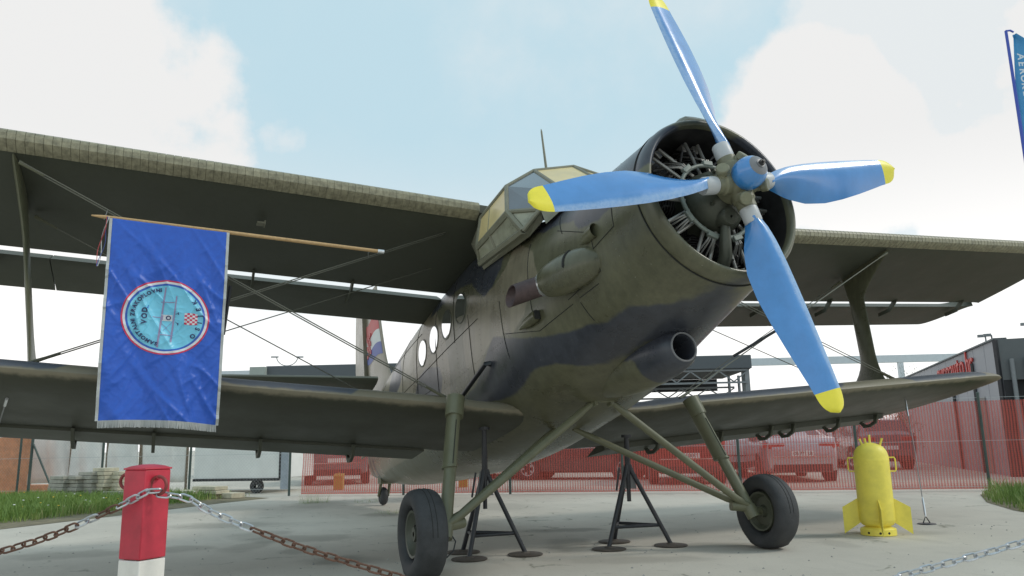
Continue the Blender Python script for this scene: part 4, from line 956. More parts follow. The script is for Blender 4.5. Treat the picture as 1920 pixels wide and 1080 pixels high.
m = MB(); q = a-e*.25; m.box(q+[0, 0, zat(505, 703, 31)], (.3, .25, .3), (e, n_, (0, 0, 1))); m.build('gutter_box', mat('pale_green_grey', (.33, .37, .34), .6), cn)
# long pale steel frame farther off
M_pale = mat('pale_galvanised_beam', (.55, .60, .63), .45, .2, var=.05)
a2, b2, e2, n2, L2 = frame_at(150, 1800, 46, 44)
pf = empty('steel_portal_frame', tuple((a2+b2)/2), 'pale grey steel beam frame standing behind the dark canopy', 'steel frame')
z1 = zat(1600, 668, 44.5); z0 = zat(1600, 682, 44.5)
m = MB(); m.bar(a2+[0, 0, (z0+z1)/2], b2+[0, 0, (z0+z1)/2], z1-z0, .25, upv=(0, 0, 1)); 
m = MB(); m.box((a2+b2)/2+[0, 0, (z0+z1)/2], (L2/2, .12, (z1-z0)/2), (e2, n2, (0, 0, 1))); m.build('beam', M_pale, pf, bevel=.01)
for u in (1690, 420, 160):
    r = ray(u, 700)[:2]; ee = (b2-a2)[:2]; t_ = np.linalg.solve(np.array([r, -ee]).T, a2[:2]-CAM[:2]); q = a2+(b2-a2)*t_[1]; m = MB(); m.box(q+[0, 0, z0/2], (.14, .10, z0/2-.003), (e2, n2, (0, 0, 1))); m.build('column', M_pale, pf)
# grey hall on the right with red lettering
M_clad = mat('grey_cladding', (.235, .24, .27), .45, var=.05, vscale=.8); M_clad2 = mat('dark_cladding', (.10, .115, .12), .5, var=.06); M_letter = mat('red_sign_letters', (.62, .06, .05), .45)
hc = vat(1893, 20.0); hb = vat(1690, 36.0); hr = vat(2330, 18.3)
hall = empty('grey_hall', tuple(hc), 'dark grey clad hall with red lettering on its side wall', 'building')
HZ_ = zat(1873, 632, 20.0)
def wall(p, q, z0, z1, name, m, th=.2):
    e = (q-p)/np.linalg.norm(q-p); n_ = np.array([e[1], -e[0], 0]); n_ = n_ if n_@(CAM-p) > 0 else -n_; b = MB(); b.box((p+q)/2+[0, 0, (z0+z1)/2]-n_*th/2, (np.linalg.norm(q-p)/2, th/2, (z1-z0)/2), (e, n_, (0, 0, 1))); return b.build(name, m, hall), e, n_
ew = (hb-hc)/np.linalg.norm(hb-hc); er = (hr-hc)/np.linalg.norm(hr-hc)
Lw = np.linalg.norm(hb-hc); k = 0; s0 = 0.0
while s0 < Lw-.01:                                     # side wall: upright sheets with recessed joints
    s1 = min(Lw, s0+1.22); _, e_, nw = wall(hc+ew*(s0+.012), hc+ew*(s1-.012), 0, HZ_, 'wall_panel', M_clad, .14); s0 = s1
wall(hc, hb, 0, HZ_-.05, 'wall_core', M_soffit, .3)[0].location += Vector(tuple(-nw*.06))
_, e_, nr = wall(hc+er*.04, hr, HZ_-1.05, HZ_, 'fascia', M_clad2, .3)
wall(hc+er*.04-nr*.18, hr-nr*.18, 0, HZ_-1.05, 'front_wall', M_soffit, .2)
b = MB(); b.bar(hc+nr*.02+nw*.02, hc+nr*.02+nw*.02+[0, 0, HZ_-.02], .09, .09); b.build('corner_post', M_black, hall)
for d in (.28, .62):
    b = MB(); b.tube([hc+er*d+nr*.1, hc+er*d+nr*.1+[0, 0, HZ_-.55+.1*d]], .055, 10); b.build('down_pipe', M_truss, hall)
b = MB(); b.box((hc+hb)/2+[0, 0, HZ_+.02]-nw*.1, (Lw/2, .16, .02), (ew, nw, (0, 0, 1))); b.build('wall_coping', M_fascia, hall)
b = MB(); q = hc+er*.95+nr*.03+[0, 0, zat(1908, 712, 20)]; b.box(q, (.2, .09, .16), (er, nr, (0, 0, 1))); b.box(q+er*-.1+[0, 0, .27], (.08, .06, .08), (er, nr, (0, 0, 1))); b.bar(q+er*.12+[0, 0, .16], q+er*.12+[0, 0, .5], .04, .04); b.build('meter_box', mat('cream_plastic_box', (.62, .58, .46), .5), hall, bevel=.01)
for pz in (.30, .62):                                   # vertical cover strips
    b = MB(); q = hc+ew*Lw*pz*.5+nw*.03; b.bar(q, q+[0, 0, HZ_-.4], .06, .08); b.build('cover_strip', M_black, hall)
b = MB(); q = hc+ew*2.2+nw*.012; b.box(q+[0, 0, 1.05], (.48, .012, 1.03), (ew, nw, (0, 0, 1))); b.build('door', mat('dull_door', (.22, .19, .18), .6), hall)
# sign letters
FONT = bpy.data.curves.new('sign_font', 'FONT')
def text_mesh(s, size, extrude=.01, align='CENTER', bold=0):
    c = bpy.data.curves.new('lettering', 'FONT'); c.body = s; c.size = size; c.extrude = extrude; c.offset = bold; c.align_x = align; c.resolution_u = 3
    o = bpy.data.objects.new('lettering', c); COL.objects.link(o); dg = bpy.context.evaluated_depsgraph_get(); me = bpy.data.meshes.new_from_object(o.evaluated_get(dg)); bpy.data.objects.remove(o); bpy.data.curves.remove(c)
    V = np.array([v.co[:] for v in me.vertices]).reshape(-1, 3); F = [tuple(p.vertices) for p in me.polygons]; bpy.data.meshes.remove(me); return V, F
def letters(s, size, org, ex, ez, en, m, parent, gap=1.08):
    x = 0
    for ch in s:
        V, F = text_mesh(ch, size, .02, 'LEFT'); w = (V[:, 0].max()-V[:, 0].min()) if len(V) else size*.3
        V[:, 0] -= V[:, 0].min(); b = MB(); b.add([np.asarray(org)+ex*(x+p[0])+ez*p[1]+en*(p[2]+.022) for p in V], F); o = b.build('sign_letter', m, parent, smooth=False); x += w+size*.09
    return x
ln = 0
sz = 1.02; org = hc-ew*0+ew*1.35+nw*.0; zs = zat(1838, 701, 21.5)-.1
Vw = letters('euroauto.hr', sz, hc+ew*7.4+nw*.012+[0, 0, 2.78], -ew, np.array([0, 0, 1.]), nw, M_letter, hall)
for q, h in ((hc+ew*1.3, .25), (hc+ew*.7, .2), (hc+er*.7, .35)):
    b = MB(); b.tube([q-nw*.1+[0, 0, HZ_], q-nw*.1+[0, 0, HZ_+h]], .02, 6); b.box(q+[0, 0, HZ_+h], (.09, .05, .035), (er, nr, (0, 0, 1))); b.build('roof_lamp', M_truss, hall)
# double street lamp far off
q = vat(533, 62); b = MB(); zt_ = zat(533, 683, 62); lampr = empty('street_lamp', tuple(q), 'far double-armed street lamp above the canopy roof', 'street lamp')
b.tube([q, q+[0, 0, zt_]], [.09, .05], 8); b.build('lamp_post', M_truss, lampr)
for sgn in (-1, 1):
    b = MB(); b.tube([q+[0, 0, zt_]]+[q+right*sgn*(.95*sin(f)*.9)+np.array([0, 0, zt_+.75*(1-cos(f))]) for f in np.linspace(.2, 1.45, 6)], .035, 6); b.box(q+right*sgn*1.0+[0, 0, zt_+.70], (.28, .1, .05), (right, fwd, (0, 0, 1))); b.build('lamp_arm', M_truss, lampr)
# bare shrubs behind the netting and beside the hall
M_twig = mat('bare_twigs', (.16, .11, .07), .8, var=.3); M_leaf = mat('dull_spring_leaves', (.12, .13, .05), .7, var=.4)
def shrub(q, h, r, label, n=90):
    root = empty('shrub', tuple(q), label, 'shrub'); b = MB()
    for i in range(n):
        a = rng.uniform(0, 2*pi); d = rng.uniform(0, 1)**.6; p0 = np.array(q)+[.08*cos(a), .08*sin(a), 0]; p2 = np.array(q)+[r*d*cos(a), r*d*sin(a), h*rng.uniform(.55, 1)*(1-.35*d*d)]; p1 = (p0+p2)/2+[0, 0, h*.12]
        b.tube([p0, p1, p2], [.012, .007, .003], 4)
    b.build('branches', M_twig, root)
    V = []; F = []
    for i in range(n*14):
        a = rng.uniform(0, 2*pi); d = rng.uniform(.15, 1)**.6; z = h*rng.uniform(.3, 1)*(1-.3*d*d); p = np.array(q)+[r*d*cos(a), r*d*sin(a), z]; u_ = rng.normal(0, 1, 3); u_ /= np.linalg.norm(u_); w_ = np.cross(u_, rng.normal(0, 1, 3)); w_ /= np.linalg.norm(w_); s_ = rng.uniform(.02, .045); k = len(V)
        V += [p, p+u_*s_+w_*s_*.5, p+u_*2*s_, p+u_*s_-w_*s_*.5]; F.append((k, k+1, k+2, k+3))
    b = MB(); b.add(V, F); b.build('leaves', M_leaf, root, smooth=False)
shrub(vat(1640, 27), 2.1, 1.6, 'reddish bare shrub beyond the cars behind the red netting'); shrub(vat(1712, 34.5), 4.35, 1.5, 'leafy shrub rising behind the far end of the grey hall')
shrub(vat(1460, 34), 1.9, 1.8, 'low bare shrub behind the silver saloon', 70)
# ================================================================== PARKED CARS
M_glass = mat('dark_car_glass', (.02, .025, .03), .06, spec=.8, coat=.6); M_lampred = mat('red_tail_lens', (.45, .02, .02), .2, coat=1); M_chrome = mat('chrome_trim', (.7, .7, .7), .15, 1)
M_plate = mat('white_number_plate', (.75, .75, .73), .5); M_rimc = mat('alloy_rim', (.45, .46, .47), .3, .8); M_plast = mat('black_car_plastic', (.02, .02, .022), .6); M_head = mat('headlamp_lens', (.6, .63, .66), .08, coat=1)
CARP = {k: mat('car_paint_'+k, c, .25, .4 if k != 'white' else 0, coat=1, var=.03) for k, c in dict(silver=(.46, .47, .50), white=(.74, .75, .76), black=(.03, .032, .04), red=(.20, .02, .02), grey=(.16, .17, .19)).items()}
# stations from the tail (0) to the nose (1): x, z_bottom, z_belt, z_roof, half width, roof half width
KINDS = {'saloon': dict(L=4.7, W=1.83, H=1.46, prof=[(0, .42, .86, .86, .74, .70), (.012, .32, .98, .98, .84, .78), (.05, .24, 1.06, 1.06, .90, .80), (.12, .22, 1.08, 1.10, .92, .74), (.24, .2, 1.02, 1.36, .92, .62), (.36, .2, .98, 1.45, .92, .60), (.5, .2, .96, 1.46, .92, .60), (.6, .2, .95, 1.38, .92, .61), (.72, .2, .96, 1.0, .92, .74), (.85, .2, .88, .89, .90, .78), (.95, .22, .76, .77, .82, .74), (1, .34, .60, .61, .66, .6)], win=(3, 8), rear=(3, 4), front=(7, 8)),
         'estate': dict(L=4.5, W=1.82, H=1.52, prof=[(0, .42, .84, .84, .76, .70), (.012, .32, 1.0, 1.02, .86, .78), (.045, .24, 1.02, 1.12, .90, .76), (.10, .22, 1.02, 1.45, .91, .64), (.2, .2, 1.0, 1.50, .91, .62), (.36, .2, .98, 1.52, .91, .61), (.5, .2, .96, 1.5, .91, .61), (.6, .2, .95, 1.42, .91, .62), (.73, .2, .96, 1.0, .91, .74), (.87, .2, .88, .89, .89, .78), (.96, .22, .74, .75, .82, .74), (1, .34, .60, .61, .66, .6)], win=(2, 8), rear=(2, 3), front=(7, 8)),
         'suv': dict(L=4.4, W=1.84, H=1.66, prof=[(0, .46, .94, .94, .78, .72), (.012, .36, 1.08, 1.1, .87, .80), (.04, .30, 1.1, 1.2, .91, .78), (.09, .28, 1.1, 1.58, .92, .66), (.2, .26, 1.08, 1.64, .92, .64), (.36, .26, 1.06, 1.66, .92, .63), (.52, .26, 1.04, 1.63, .92, .63), (.62, .26, 1.03, 1.52, .92, .64), (.74, .26, 1.04, 1.08, .92, .76), (.88, .28, .98, .99, .90, .8), (.965, .3, .84, .85, .84, .76), (1, .42, .68, .69, .7, .62)], win=(2, 8), rear=(2, 3), front=(7, 8))}
def make_car(kind, paint, loc, ang, label, plate='', name='parked_car'):
    K = KINDS[kind]; L, Wd = K['L'], K['W']/2/.92; PR = [tuple(p) for p in K['prof']]
    root = empty(name, tuple(loc), label, 'car', 'cars parked beyond the red netting')
    ca, sa = cos(ang), sin(ang); loc = np.asarray(loc, float)
    T = lambda p: loc+np.array([ca*p[0]-sa*p[1], sa*p[0]+ca*p[1], p[2]])
    X = lambda f: (f-.5)*L
    def sec(p):
        f, zb, zt, zr, w, wr = p; w *= Wd; wr *= Wd; zm = zb+(zt-zb)*.55
        h = [(w*.80, zb), (w*.95, zb+.05), (w, zm), (w*.985, zt-.08), (w*.955, zt), (wr+(w*.955-wr)*.12, zr-.05 if zr-zt > .08 else zt+(zr-zt)*.6), (wr*.88, zr), (wr*.4, zr+.012)]
        return [(X(f), -y, z) for y, z in h]+[(X(f), y, z) for y, z in h[::-1]]
    # refine stations
    fs = [p[0] for p in PR]; A_ = np.array(PR); ff = sorted(set(np.round(np.concatenate([fs, np.linspace(.02, .98, 30)]), 4)))
    rows = [[f]+[float(np.interp(f, A_[:, 0], A_[:, k])) for k in range(1, 6)] for f in ff]
    wx = [.185 if kind != 'suv' else .19, .80]; R = .325 if kind != 'suv' else .355
    m = MB(); m.loft([[T(q) for q in sec(p)] for p in rows]); body = m.build('car_body', paint, root, sharp=28)
    def strip(name, f0, f1, k0, k1, mt, off=.006, sides=(0, 1), shrink=.0):
        for sd in sides:
            m = MB(); G = []
            for f in np.linspace(f0, f1, 8):
                p = [f]+[float(np.interp(f, A_[:, 0], A_[:, k])) for k in range(1, 6)]; s_ = np.array(sec(p)); a, b = (s_[k0], s_[k1]) if sd == 0 else (s_[15-k0], s_[15-k1])
                o = np.array([0, (-1 if sd == 0 else 1)*off, off*.5]); G.append([T(a+(b-a)*.06+o), T(a+(b-a)*.94+o)])
            m.grid(G); m.build(name, mt, body, smooth=False)
    i0, i1 = K['win']; f0, f1 = PR[i0][0]+.05, PR[i1][0]-.035
    mid = (f0+f1)/2+.02
    strip('side_window', f0, mid-.008, 4, 5, M_glass); strip('side_window', mid+.008, f1, 4, 5, M_glass)
    def cross(name, ra, rb, mt, ya=.86, lo=.1, hi=.92, off=.01):
        pa_, pb_ = PR[ra], PR[rb]; a = np.array([X(pa_[0]), 0, pa_[3]]); b = np.array([X(pb_[0]), 0, pb_[3]]); wa, wb = pa_[5]*Wd*ya, pb_[5]*Wd*ya
        d = b-a; nrm = np.array([-d[2], 0, d[0]]); nrm = nrm/np.linalg.norm(nrm); nrm *= np.sign(nrm[2]) or 1
        P = []
        for q, w in ((lo, wa+(wb-wa)*lo), (hi, wa+(wb-wa)*hi)):
            c = a+d*q+nrm*off; P.append([T(c+[0, y*w, .004*0]) for y in (-1, -.5, 0, .5, 1)])
        m = MB(); m.grid(P); m.build(name, mt, body, smooth=False)
    cross('rear_window', *K['rear'], M_glass); cross('windscreen', K['front'][1], K['front'][0], M_glass)
    # wheels with dark arches
    for f in wx:
        for sd in (-1, 1):
            w_ = .92*Wd
            m = MB(); m.lathe([(.001, .004), (R+.06, .004), (R+.06, -.1)], o=T((X(f), sd*w_*1.0, R)), ax=(-sa*sd, ca*sd, 0), n=28); m.build('wheel_arch', M_plast, body)
            c = T((X(f), sd*(w_-.10), R)); ax = (-sa*sd, ca*sd, 0); m = MB()
            m.lathe([(R*.62, .11), (R*.9, .115), (R, .085), (R, -.085), (R*.9, -.11), (R*.6, -.11)], o=c, ax=ax, n=28); w = m.build('wheel', M_rubber, root)
            m = MB(); m.lathe([(.001, .09), (R*.2, .095), (R*.22, .08)], o=c, ax=ax, n=16); m.lathe([(R*.55, .112), (R*.64, .115), (R*.64, .08), (R*.55, .07)], o=c, ax=ax, n=28, closed=True)
            for k in range(5):
                a = 2*pi*k/5; e1 = np.array([ca*cos(a), sa*cos(a), sin(a)]); axn = np.array(ax); m.bar(c+axn*.09+e1*R*.12, c+axn*.10+e1*R*.6, .055, .02, upv=tuple(axn))
            m.build('rim', M_rimc, w)
    # tail: lamps, badge, plate, bumper trim; nose: headlamps, grille
    zt = PR[1][2]
    for sd in (-1, 1):
        m = MB(); m.box(T((X(.012)-.005, sd*.60*Wd, zt-.10)), (.05, .19, .065), ((ca, sa, 0), (-sa, ca, 0), (0, 0, 1))); m.box(T((X(.04), sd*.835*Wd, zt-.08)), (.13, .05, .06), ((cos(ang-sd*.25), sin(ang-sd*.25), 0), (-sin(ang-sd*.25), cos(ang-sd*.25), 0), (0, 0, 1))); m.build('tail_light', M_lampred, body, bevel=.015)
        m = MB(); m.box(T((X(.955), sd*.66*Wd, PR[10][2]-.07)), (.14, .16, .06), ((cos(ang-sd*.5), sin(ang-sd*.5), 0), (-sin(ang-sd*.5), cos(ang-sd*.5), 0), (0, 0, 1))); m.build('headlight', M_head, body, bevel=.02)
        m = MB(); m.box(T((X(.64), sd*(Wd*.92+.07), PR[7][2]+.06)), (.07, .09, .06), ((ca, sa, 0), (-sa, ca, 0), (0, 0, 1))); m.build('wing_mirror', paint, body, bevel=.03)
    ax3 = ((ca, sa, 0), (-sa, ca, 0), (0, 0, 1))
    m = MB(); m.box(T((X(0)-.012, 0, .70)), (.012, .27, .06), ax3); pl = m.build('number_plate', M_plate, body)
    if plate:
        V, F = text_mesh(plate, .105, .004); m = MB(); m.add([T((X(0)-.026-p[2], -p[0], .665+p[1])) for p in V], F); m.build('plate_lettering', M_plast, pl, smooth=False)
    m = MB(); m.box(T((X(0)-.002, 0, .62)), (.02, .70*Wd, .012), ax3); m.build('chrome_strip', M_chrome, body)
    m = MB(); m.box(T((X(.012), 0, .36)), (.06, .70*Wd, .09), ax3); m.build('rear_bumper_insert', M_plast, body, bevel=.02)
    m = MB(); m.lathe([(.001, .012), (.045, .01), (.05, 0)], o=T((X(.008)-.005, 0, zt-.10)), ax=(-ca, -sa, 0), n=20); m.build('round_badge', M_chrome, body)
    m = MB(); m.box(T((X(.985), 0, .52)), (.04, .42*Wd, .07), ax3); m.build('grille', M_plast, body, bevel=.01)
    m = MB()
    for sd in (-1, 1): m.bar(T((X(.18), sd*.60*Wd, PR[4][3]+.015)), T((X(.58), sd*.62*Wd, PR[6][3]+.0)), .03, .03)
    if kind != 'saloon': m.build('roof_rail', M_chrome, body)
    for f in (.30, .52): 
        m = MB(); 
        for sd in (-1, 1): m.box(T((X(f), sd*(.92*Wd*.985+.004), .86)), (.07, .008, .012), ax3)
        m.build('door_handle', paint, body)
    return root
va = atan2(fwd[1], fwd[0])
make_car('saloon', CARP['silver'], vat(1462, 21.6), va-.10, 'silver saloon seen from behind through the red netting', 'OS 771 LB')
make_car('suv', CARP['grey'], vat(1618, 27.5), va-.05, 'grey high car seen from behind, beyond the yellow cylinder', '')
make_car('estate', CARP['white'], vat(1556, 30.0), va-.02, 'white estate car half hidden behind the silver saloon')
make_car('estate', CARP['white'], vat(1392, 24.2), va-.42, 'white car partly hidden behind the large right tyre')
make_car('suv', CARP['red'], vat(1275, 21.5), va-.12, 'dark red high car seen from behind through the undercarriage struts', 'OS 118 KT')
make_car('saloon', CARP['black'], vat(1088, 24.0), va+1.25, 'black saloon standing sideways beyond the jack stands')
make_car('suv', CARP['grey'], vat(635, 25.0), va+.2, 'grey high car under the tail beyond the netting')
make_car('estate', CARP['red'], vat(960, 27.0), va+.1, 'dark red estate car beyond the left jack stand')
# yellow wheel clamp box beyond the netting
M_ybox = mat('yellow_plastic_box', (.45, .28, .03), .5)
for u, d, h in ((637, 20.5, .34), (868, 20.5, .2)):
    b = MB(); q = vat(u, d); b.box(q+[0, 0, h/2], (.11, .11, h/2-.004), (right, fwd, (0, 0, 1))); b.box(q+[0, 0, h+.02], (.12, .12, .025), (right, fwd, (0, 0, 1))); b.tube([q+right*-.06+[0, 0, h+.04], q+[0, 0, h+.09], q+right*.06+[0, 0, h+.04]], .012, 6)
    tag(b.build('yellow_bin', M_ybox, bevel=.015), 'small yellow bin beyond the netting left of the tail wheel' if u < 700 else 'low yellow bin beyond the netting behind the front tyre', 'bin')
# ================================================================== JACK STANDS
def jack(label, feet, apex, head):
    feet = [np.array([*f[:2], 0]) for f in feet]; root = empty('jack_stand', tuple(sum(feet)/3), label, 'jack stand', 'black tripod jack stands under the aeroplane'); apex = np.array(apex)
    c = sum(feet)/3
    for f in feet:
        d = (apex-f)/np.linalg.norm(apex-f); b = MB(); o = (f-c)*[1, 1, 0]; o = o/np.linalg.norm(o); b.tube([f+[0, 0, .025], apex+o*.03, apex+o*.022+[0, 0, .05]], [.023, .023, .020], 12); lg = b.build('leg', M_black, root)
        b = MB(); b.lathe([(.001, .004), (.17, .004), (.175, .012), (.165, .018), (.05, .022), (.04, .035), (.001, .035)], o=f, n=32); b.build('foot_plate', mat('rusty_foot_plate', (.09, .075, .062), .7, var=.4, vscale=9) if 'rusty_foot_plate' not in bpy.data.materials else bpy.data.materials['rusty_foot_plate'], lg)
    for i in range(3):
        p, q = feet[i], feet[(i+1) % 3]; b = MB(); b.tube([p+(apex-p)*.27, q+(apex-q)*.27], .017, 10); b.build('cross_brace', M_black, root)
    b = MB(); b.tube([apex-[0, 0, .33], apex-[0, 0, .05]], .022, 10); b.tube([apex-[0, 0, .05], apex+[0, 0, .22], np.array(head)], [.03, .03, .022], 12); b.lathe([(.03, -.03), (.055, -.03), (.055, .0), (.03, .0)], o=head, n=16); b.build('screw_column', M_black, root)
    b = MB(); u_ = right; b.prism([apex+u_*-.05+[0, 0, .03], apex+u_*.05+[0, 0, .03], apex+u_*.085+[0, 0, -.2], apex+u_*-.085+[0, 0, -.2]], fwd*.012); b.build('gusset_plate', mat('grey_gusset', (.16, .16, .16), .5, var=.2) if 'grey_gusset' not in bpy.data.materials else bpy.data.materials['grey_gusset'], root)
    b = MB(); b.bar(apex+right*-.09+[0, 0, .02], apex+right*-.13+[0, 0, -.22], .02, .02); b.build('locking_pin', M_black, root)
def midf(fs): return np.mean([f[:2] for f in fs], axis=0)
f1 = [ground(880, 1050), ground(985, 1041), ground(868, 1037)]; c1 = midf(f1); D1 = (np.array([*c1, 0])-CAM)@fwd
def up_at(c, w, u):  # height above ground point c whose projection has row w
    lo, hi = 0, 3
    for _ in range(50):
        md = (lo+hi)/2; e = np.array([*c, md])-CAM; row = 540-FPX*(e@up)/(e@fwd)
        if row > w: lo = md
        else: hi = md
    return lo
jack('left black tripod jack stand close beside the starboard tyre', f1, (*c1, up_at(c1, 890, 0)), (*c1, up_at(c1, 800, 0)))
f2 = [ground(1142, 1031), ground(1258, 1024), ground(1152, 1017)]; c2_ = midf(f2)
jack('right black tripod jack stand standing alone under the belly', f2, (*c2_, up_at(c2_, 880, 0)), (*c2_, up_at(c2_, 815, 0)))
# ================================================================== YELLOW CYLINDER BOMB
M_ypaint = mat('yellow_cylinder_paint', (.88, .74, .11), .48, var=.10, vscale=7, bump=.08, bscale=18)
bq = ground(1648, 1003); bD = (bq-CAM)@fwd; k_ = bD/FPX
bomb = empty('mock_bomb', tuple(bq), 'yellow painted gas cylinder with fins dressed as a bomb', 'mock bomb')
Rb = 31.5*k_; Hb = up_at(bq[:2], 830, 0)
b = MB(); b.lathe([(.001, .088), (Rb*.62, .093), (Rb*.86, .112), (Rb*.97, .14), (Rb, .18), (Rb, Hb-.20), (Rb*1.004, Hb-.199), (Rb*1.004, Hb-.192), (Rb, Hb-.19), (Rb*.985, Hb-.15), (Rb*.9, Hb-.09), (Rb*.72, Hb-.045), (Rb*.4, Hb-.012), (.03, Hb), (.001, Hb)], o=bq, n=48); b.build('cylinder_body', M_ypaint, bomb)
b = MB(); b.lathe([(Rb*.60, .098), (Rb*.64, .10), (Rb*.97, .075), (Rb*1.0, .068), (Rb*1.0, .004), (Rb*.95, .004), (Rb*.94, .06), (Rb*.6, .085)], o=bq, n=48, closed=True); fr = b.build('foot_ring', M_ypaint, bomb)
tc_ = np.array([CAM[0]-bq[0], CAM[1]-bq[1], 0]); tc_ /= np.linalg.norm(tc_); sc_ = np.cross((0, 0, 1), tc_)
for a in (-.55, .1, .6):
    b = MB(); d = tc_*cos(a)+sc_*sin(a); b.lathe([(.001, .004), (.013, .004), (.013, -.004)], o=bq+d*Rb*.985+[0, 0, .035], ax=d, n=12); b.build('ring_hole', M_seam, fr)
b = MB(); b.lathe([(Rb*1.002, .165), (Rb*1.006, .17), (Rb*1.002, .175)], o=bq, n=40); b.build('weld_bead', M_ypaint, bomb)
for a in (radians(8), radians(98), radians(188), radians(278)):
    d = tc_*cos(a)+sc_*sin(a); t_ = np.cross((0, 0, 1), d); b = MB()
    P = [bq+d*Rb*.96+[0, 0, .40], bq+d*(Rb+.165)+[0, 0, .30], bq+d*(Rb+.165)+[0, 0, .012], bq+d*Rb*.96+[0, 0, .13]]
    b.prism([p-t_*.004 for p in P], t_*.008); b.build('tail_fin', M_ypaint, bomb)
for (dx, hh, tilt) in ((-.07, .085, -.35), (-.035, .085, -.12), (.005, .115, 0), (.10, .095, .35)):
    b = MB(); p = bq+sc_*dx+[0, 0, Hb-.03-abs(dx)*.2]; b.tube([p, p+sc_*tilt*hh+[0, 0, hh]], .0125, 12); b.tube([p+sc_*tilt*hh*.97+[0, 0, hh*.97], p+sc_*tilt*hh*1.02+[0, 0, hh*1.03]], .014, 12); b.build('nozzle_tube', M_ypaint, bomb)
for sd in (-1, 1):
    b = MB(); h0 = .69; p = bq+sc_*sd*Rb; b.tube([p+[0, 0, h0]-sc_*sd*.005, p+sc_*sd*.05+[0, 0, h0], p+sc_*sd*.06+[0, 0, h0+.02], p+sc_*sd*.06+[0, 0, h0+.13], p+sc_*sd*.05+[0, 0, h0+.15], p+[0, 0, h0+.15]-sc_*sd*.005], .008, 8); b.build('carry_handle', M_ypaint, bomb)
# ================================================================== TIE-DOWNS
M_cable = mat('grey_tie_cable', (.30, .30, .30), .5, .3)
def tie(label, top, anchor, cat='tie-down'):
    root = empty('tie_down', tuple(anchor), label, cat, 'wing tie-downs'); top = np.array(top); d = (top-anchor); n_ = np.linalg.norm(d); d /= n_
    p0 = anchor+d*.09; p1 = anchor+d*.34
    b = MB(); b.tube([p1, p1+(top-p1)*.35+right*.008, top], .006, 6); b.build('cable', M_cable, root)
    b = MB(); b.tube([p0, p0+d*.04, p1-d*.04, p1], [.008, .014, .014, .006], 10); b.build('turnbuckle', M_alu, root)
    b = MB(); b.tube([anchor-right*.05, p0+d*.01, anchor+right*.05], .008, 6); b.lathe([(.001, .02), (.10, .012), (.11, .003)], o=anchor, n=20); b.build('anchor_plate', M_black, root)
    b = MB(); b.tube([top-d*.03, top-d*.25], .012, 8); b.build('hook', M_alu, root)
def wing_pt(x, y): return A((x, y, lower_le(y)[2]-.085+(x-LX)*tan(LI)))
tie('tie-down cable from the right-hand lower wing to the ground by the yellow cylinder', wing_pt(-3.45, 5.25), ground(1738, 983))
an = ground(-62, 985); tie('tie-down cable under the left-hand lower wing at the picture edge', wing_pt(-3.5, -5.02), an+np.array([1.0, .35, 0])*0)
# ================================================================== SQUADRON FLAG
M_pole = mat('wooden_flagpole', (.50, .32, .15), .5, var=.15, vscale=12, stretch=(3, 3, 3)); M_silver = mat('silver_fringe', (.48, .49, .48), .5, .1, var=.1)
pl, pr = np.array([-2.60, -4.41, 2.972]), np.array([-2.60, -2.085, 2.862]); pdv = (pr-pl)/np.linalg.norm(pr-pl); PL = np.linalg.norm(pr-pl)
def AI_w(y, fly):
    P, Q = (np.array((-3.07, -1.35, -.74)), np.array((-2.88, -5.08, 1.27))) if fly else (np.array((-3.15, -.93, 1.21)), np.array((-3.20, -4.84, -.42)))
    return A(P+(Q-P)*((y-P[1])/(Q[1]-P[1])))
flag = empty('ceremonial_flag', tuple((pl+pr)/2-[0, 0, 1.7]), 'blue satin flag with round emblem hanging from a wooden pole on the wing wires', 'flag')
b = MB(); b.tube([pl-pdv*.05, pl+pdv*.03, pl+pdv*.2, pr], [.006, .015, .017, .017], 12); b.build('flagpole', M_pole, flag)
b = MB(); b.tube([pr, pr+pdv*.06], .020, 12); b.build('pole_ferrule', M_alu, flag)
sA, sB = .108, .995                       # along the pole
FWd = sB-sA; FHt = 1.64
fe = pdv*np.array([1, 1, 0]); fe /= np.linalg.norm(fe); fnrm = np.array([-fe[1], fe[0], 0]); fnrm = fnrm if fnrm@(CAM-pl) > 0 else -fnrm
def fs(u, v):  # u 0..1 along pole, v 0..1 downwards
    base = pl+pdv*(sA+FWd*u); narrow = 1-.02*v
    p = pl+pdv*(sA+FWd*.5)+pdv*(u-.5)*FWd*narrow; x = u*FWd; y = v*FHt
    amp = min(1, v*3+.12)
    d = .022*amp*sin(7.0*x+2.2*y+.6)+.013*amp*sin(15*x-5.0*y+1.1+.8*sin(3*y))+.03*amp*mnoise.noise((x*2.6, y*1.5, 2))+.010*mnoise.noise((x*5.5+y*3.2, y*1.6-x*1.2, 5))*amp
    q = mnoise.noise((x*5.0-y*3.4, y*.9+x*.8, 11)); d += .020*amp*max(0, 1-abs(q)*3.2)**2
    q = mnoise.noise((x*9+y*6, y*1.6-x*1.4, 21)); d += .011*amp*max(0, 1-abs(q)*3.6)**2; q = mnoise.noise((x*13, y*15, 31)); d += .003*amp*max(0, 1-abs(q)*6)
    edge = max(0, v-.55)*.035; d += edge*sin(u*11+.5)
    z = p[2]-.012-v*FHt*(1-.012*sin(pi*u))
    return np.array([p[0], p[1], z])+fnrm*(.03+d)
M_satin = bpy.data.materials.new('blue_flag_satin'); t = NT(M_satin); tc = t.new('ShaderNodeTexCoord').outputs['Object']; n1 = t.noise(tc, 22, 5, .6)
t.link(t.mix(n1, (.014, .085, .47), (.02, .12, .60)), t.b.inputs['Base Color']); t.b.inputs['Roughness'].default_value = .42; t.b.inputs['Sheen Weight'].default_value = .35; t.b.inputs['Specular IOR Level'].default_value = .45; t.bump(t.noise(tc, 30, 5, .6), .12, .01)
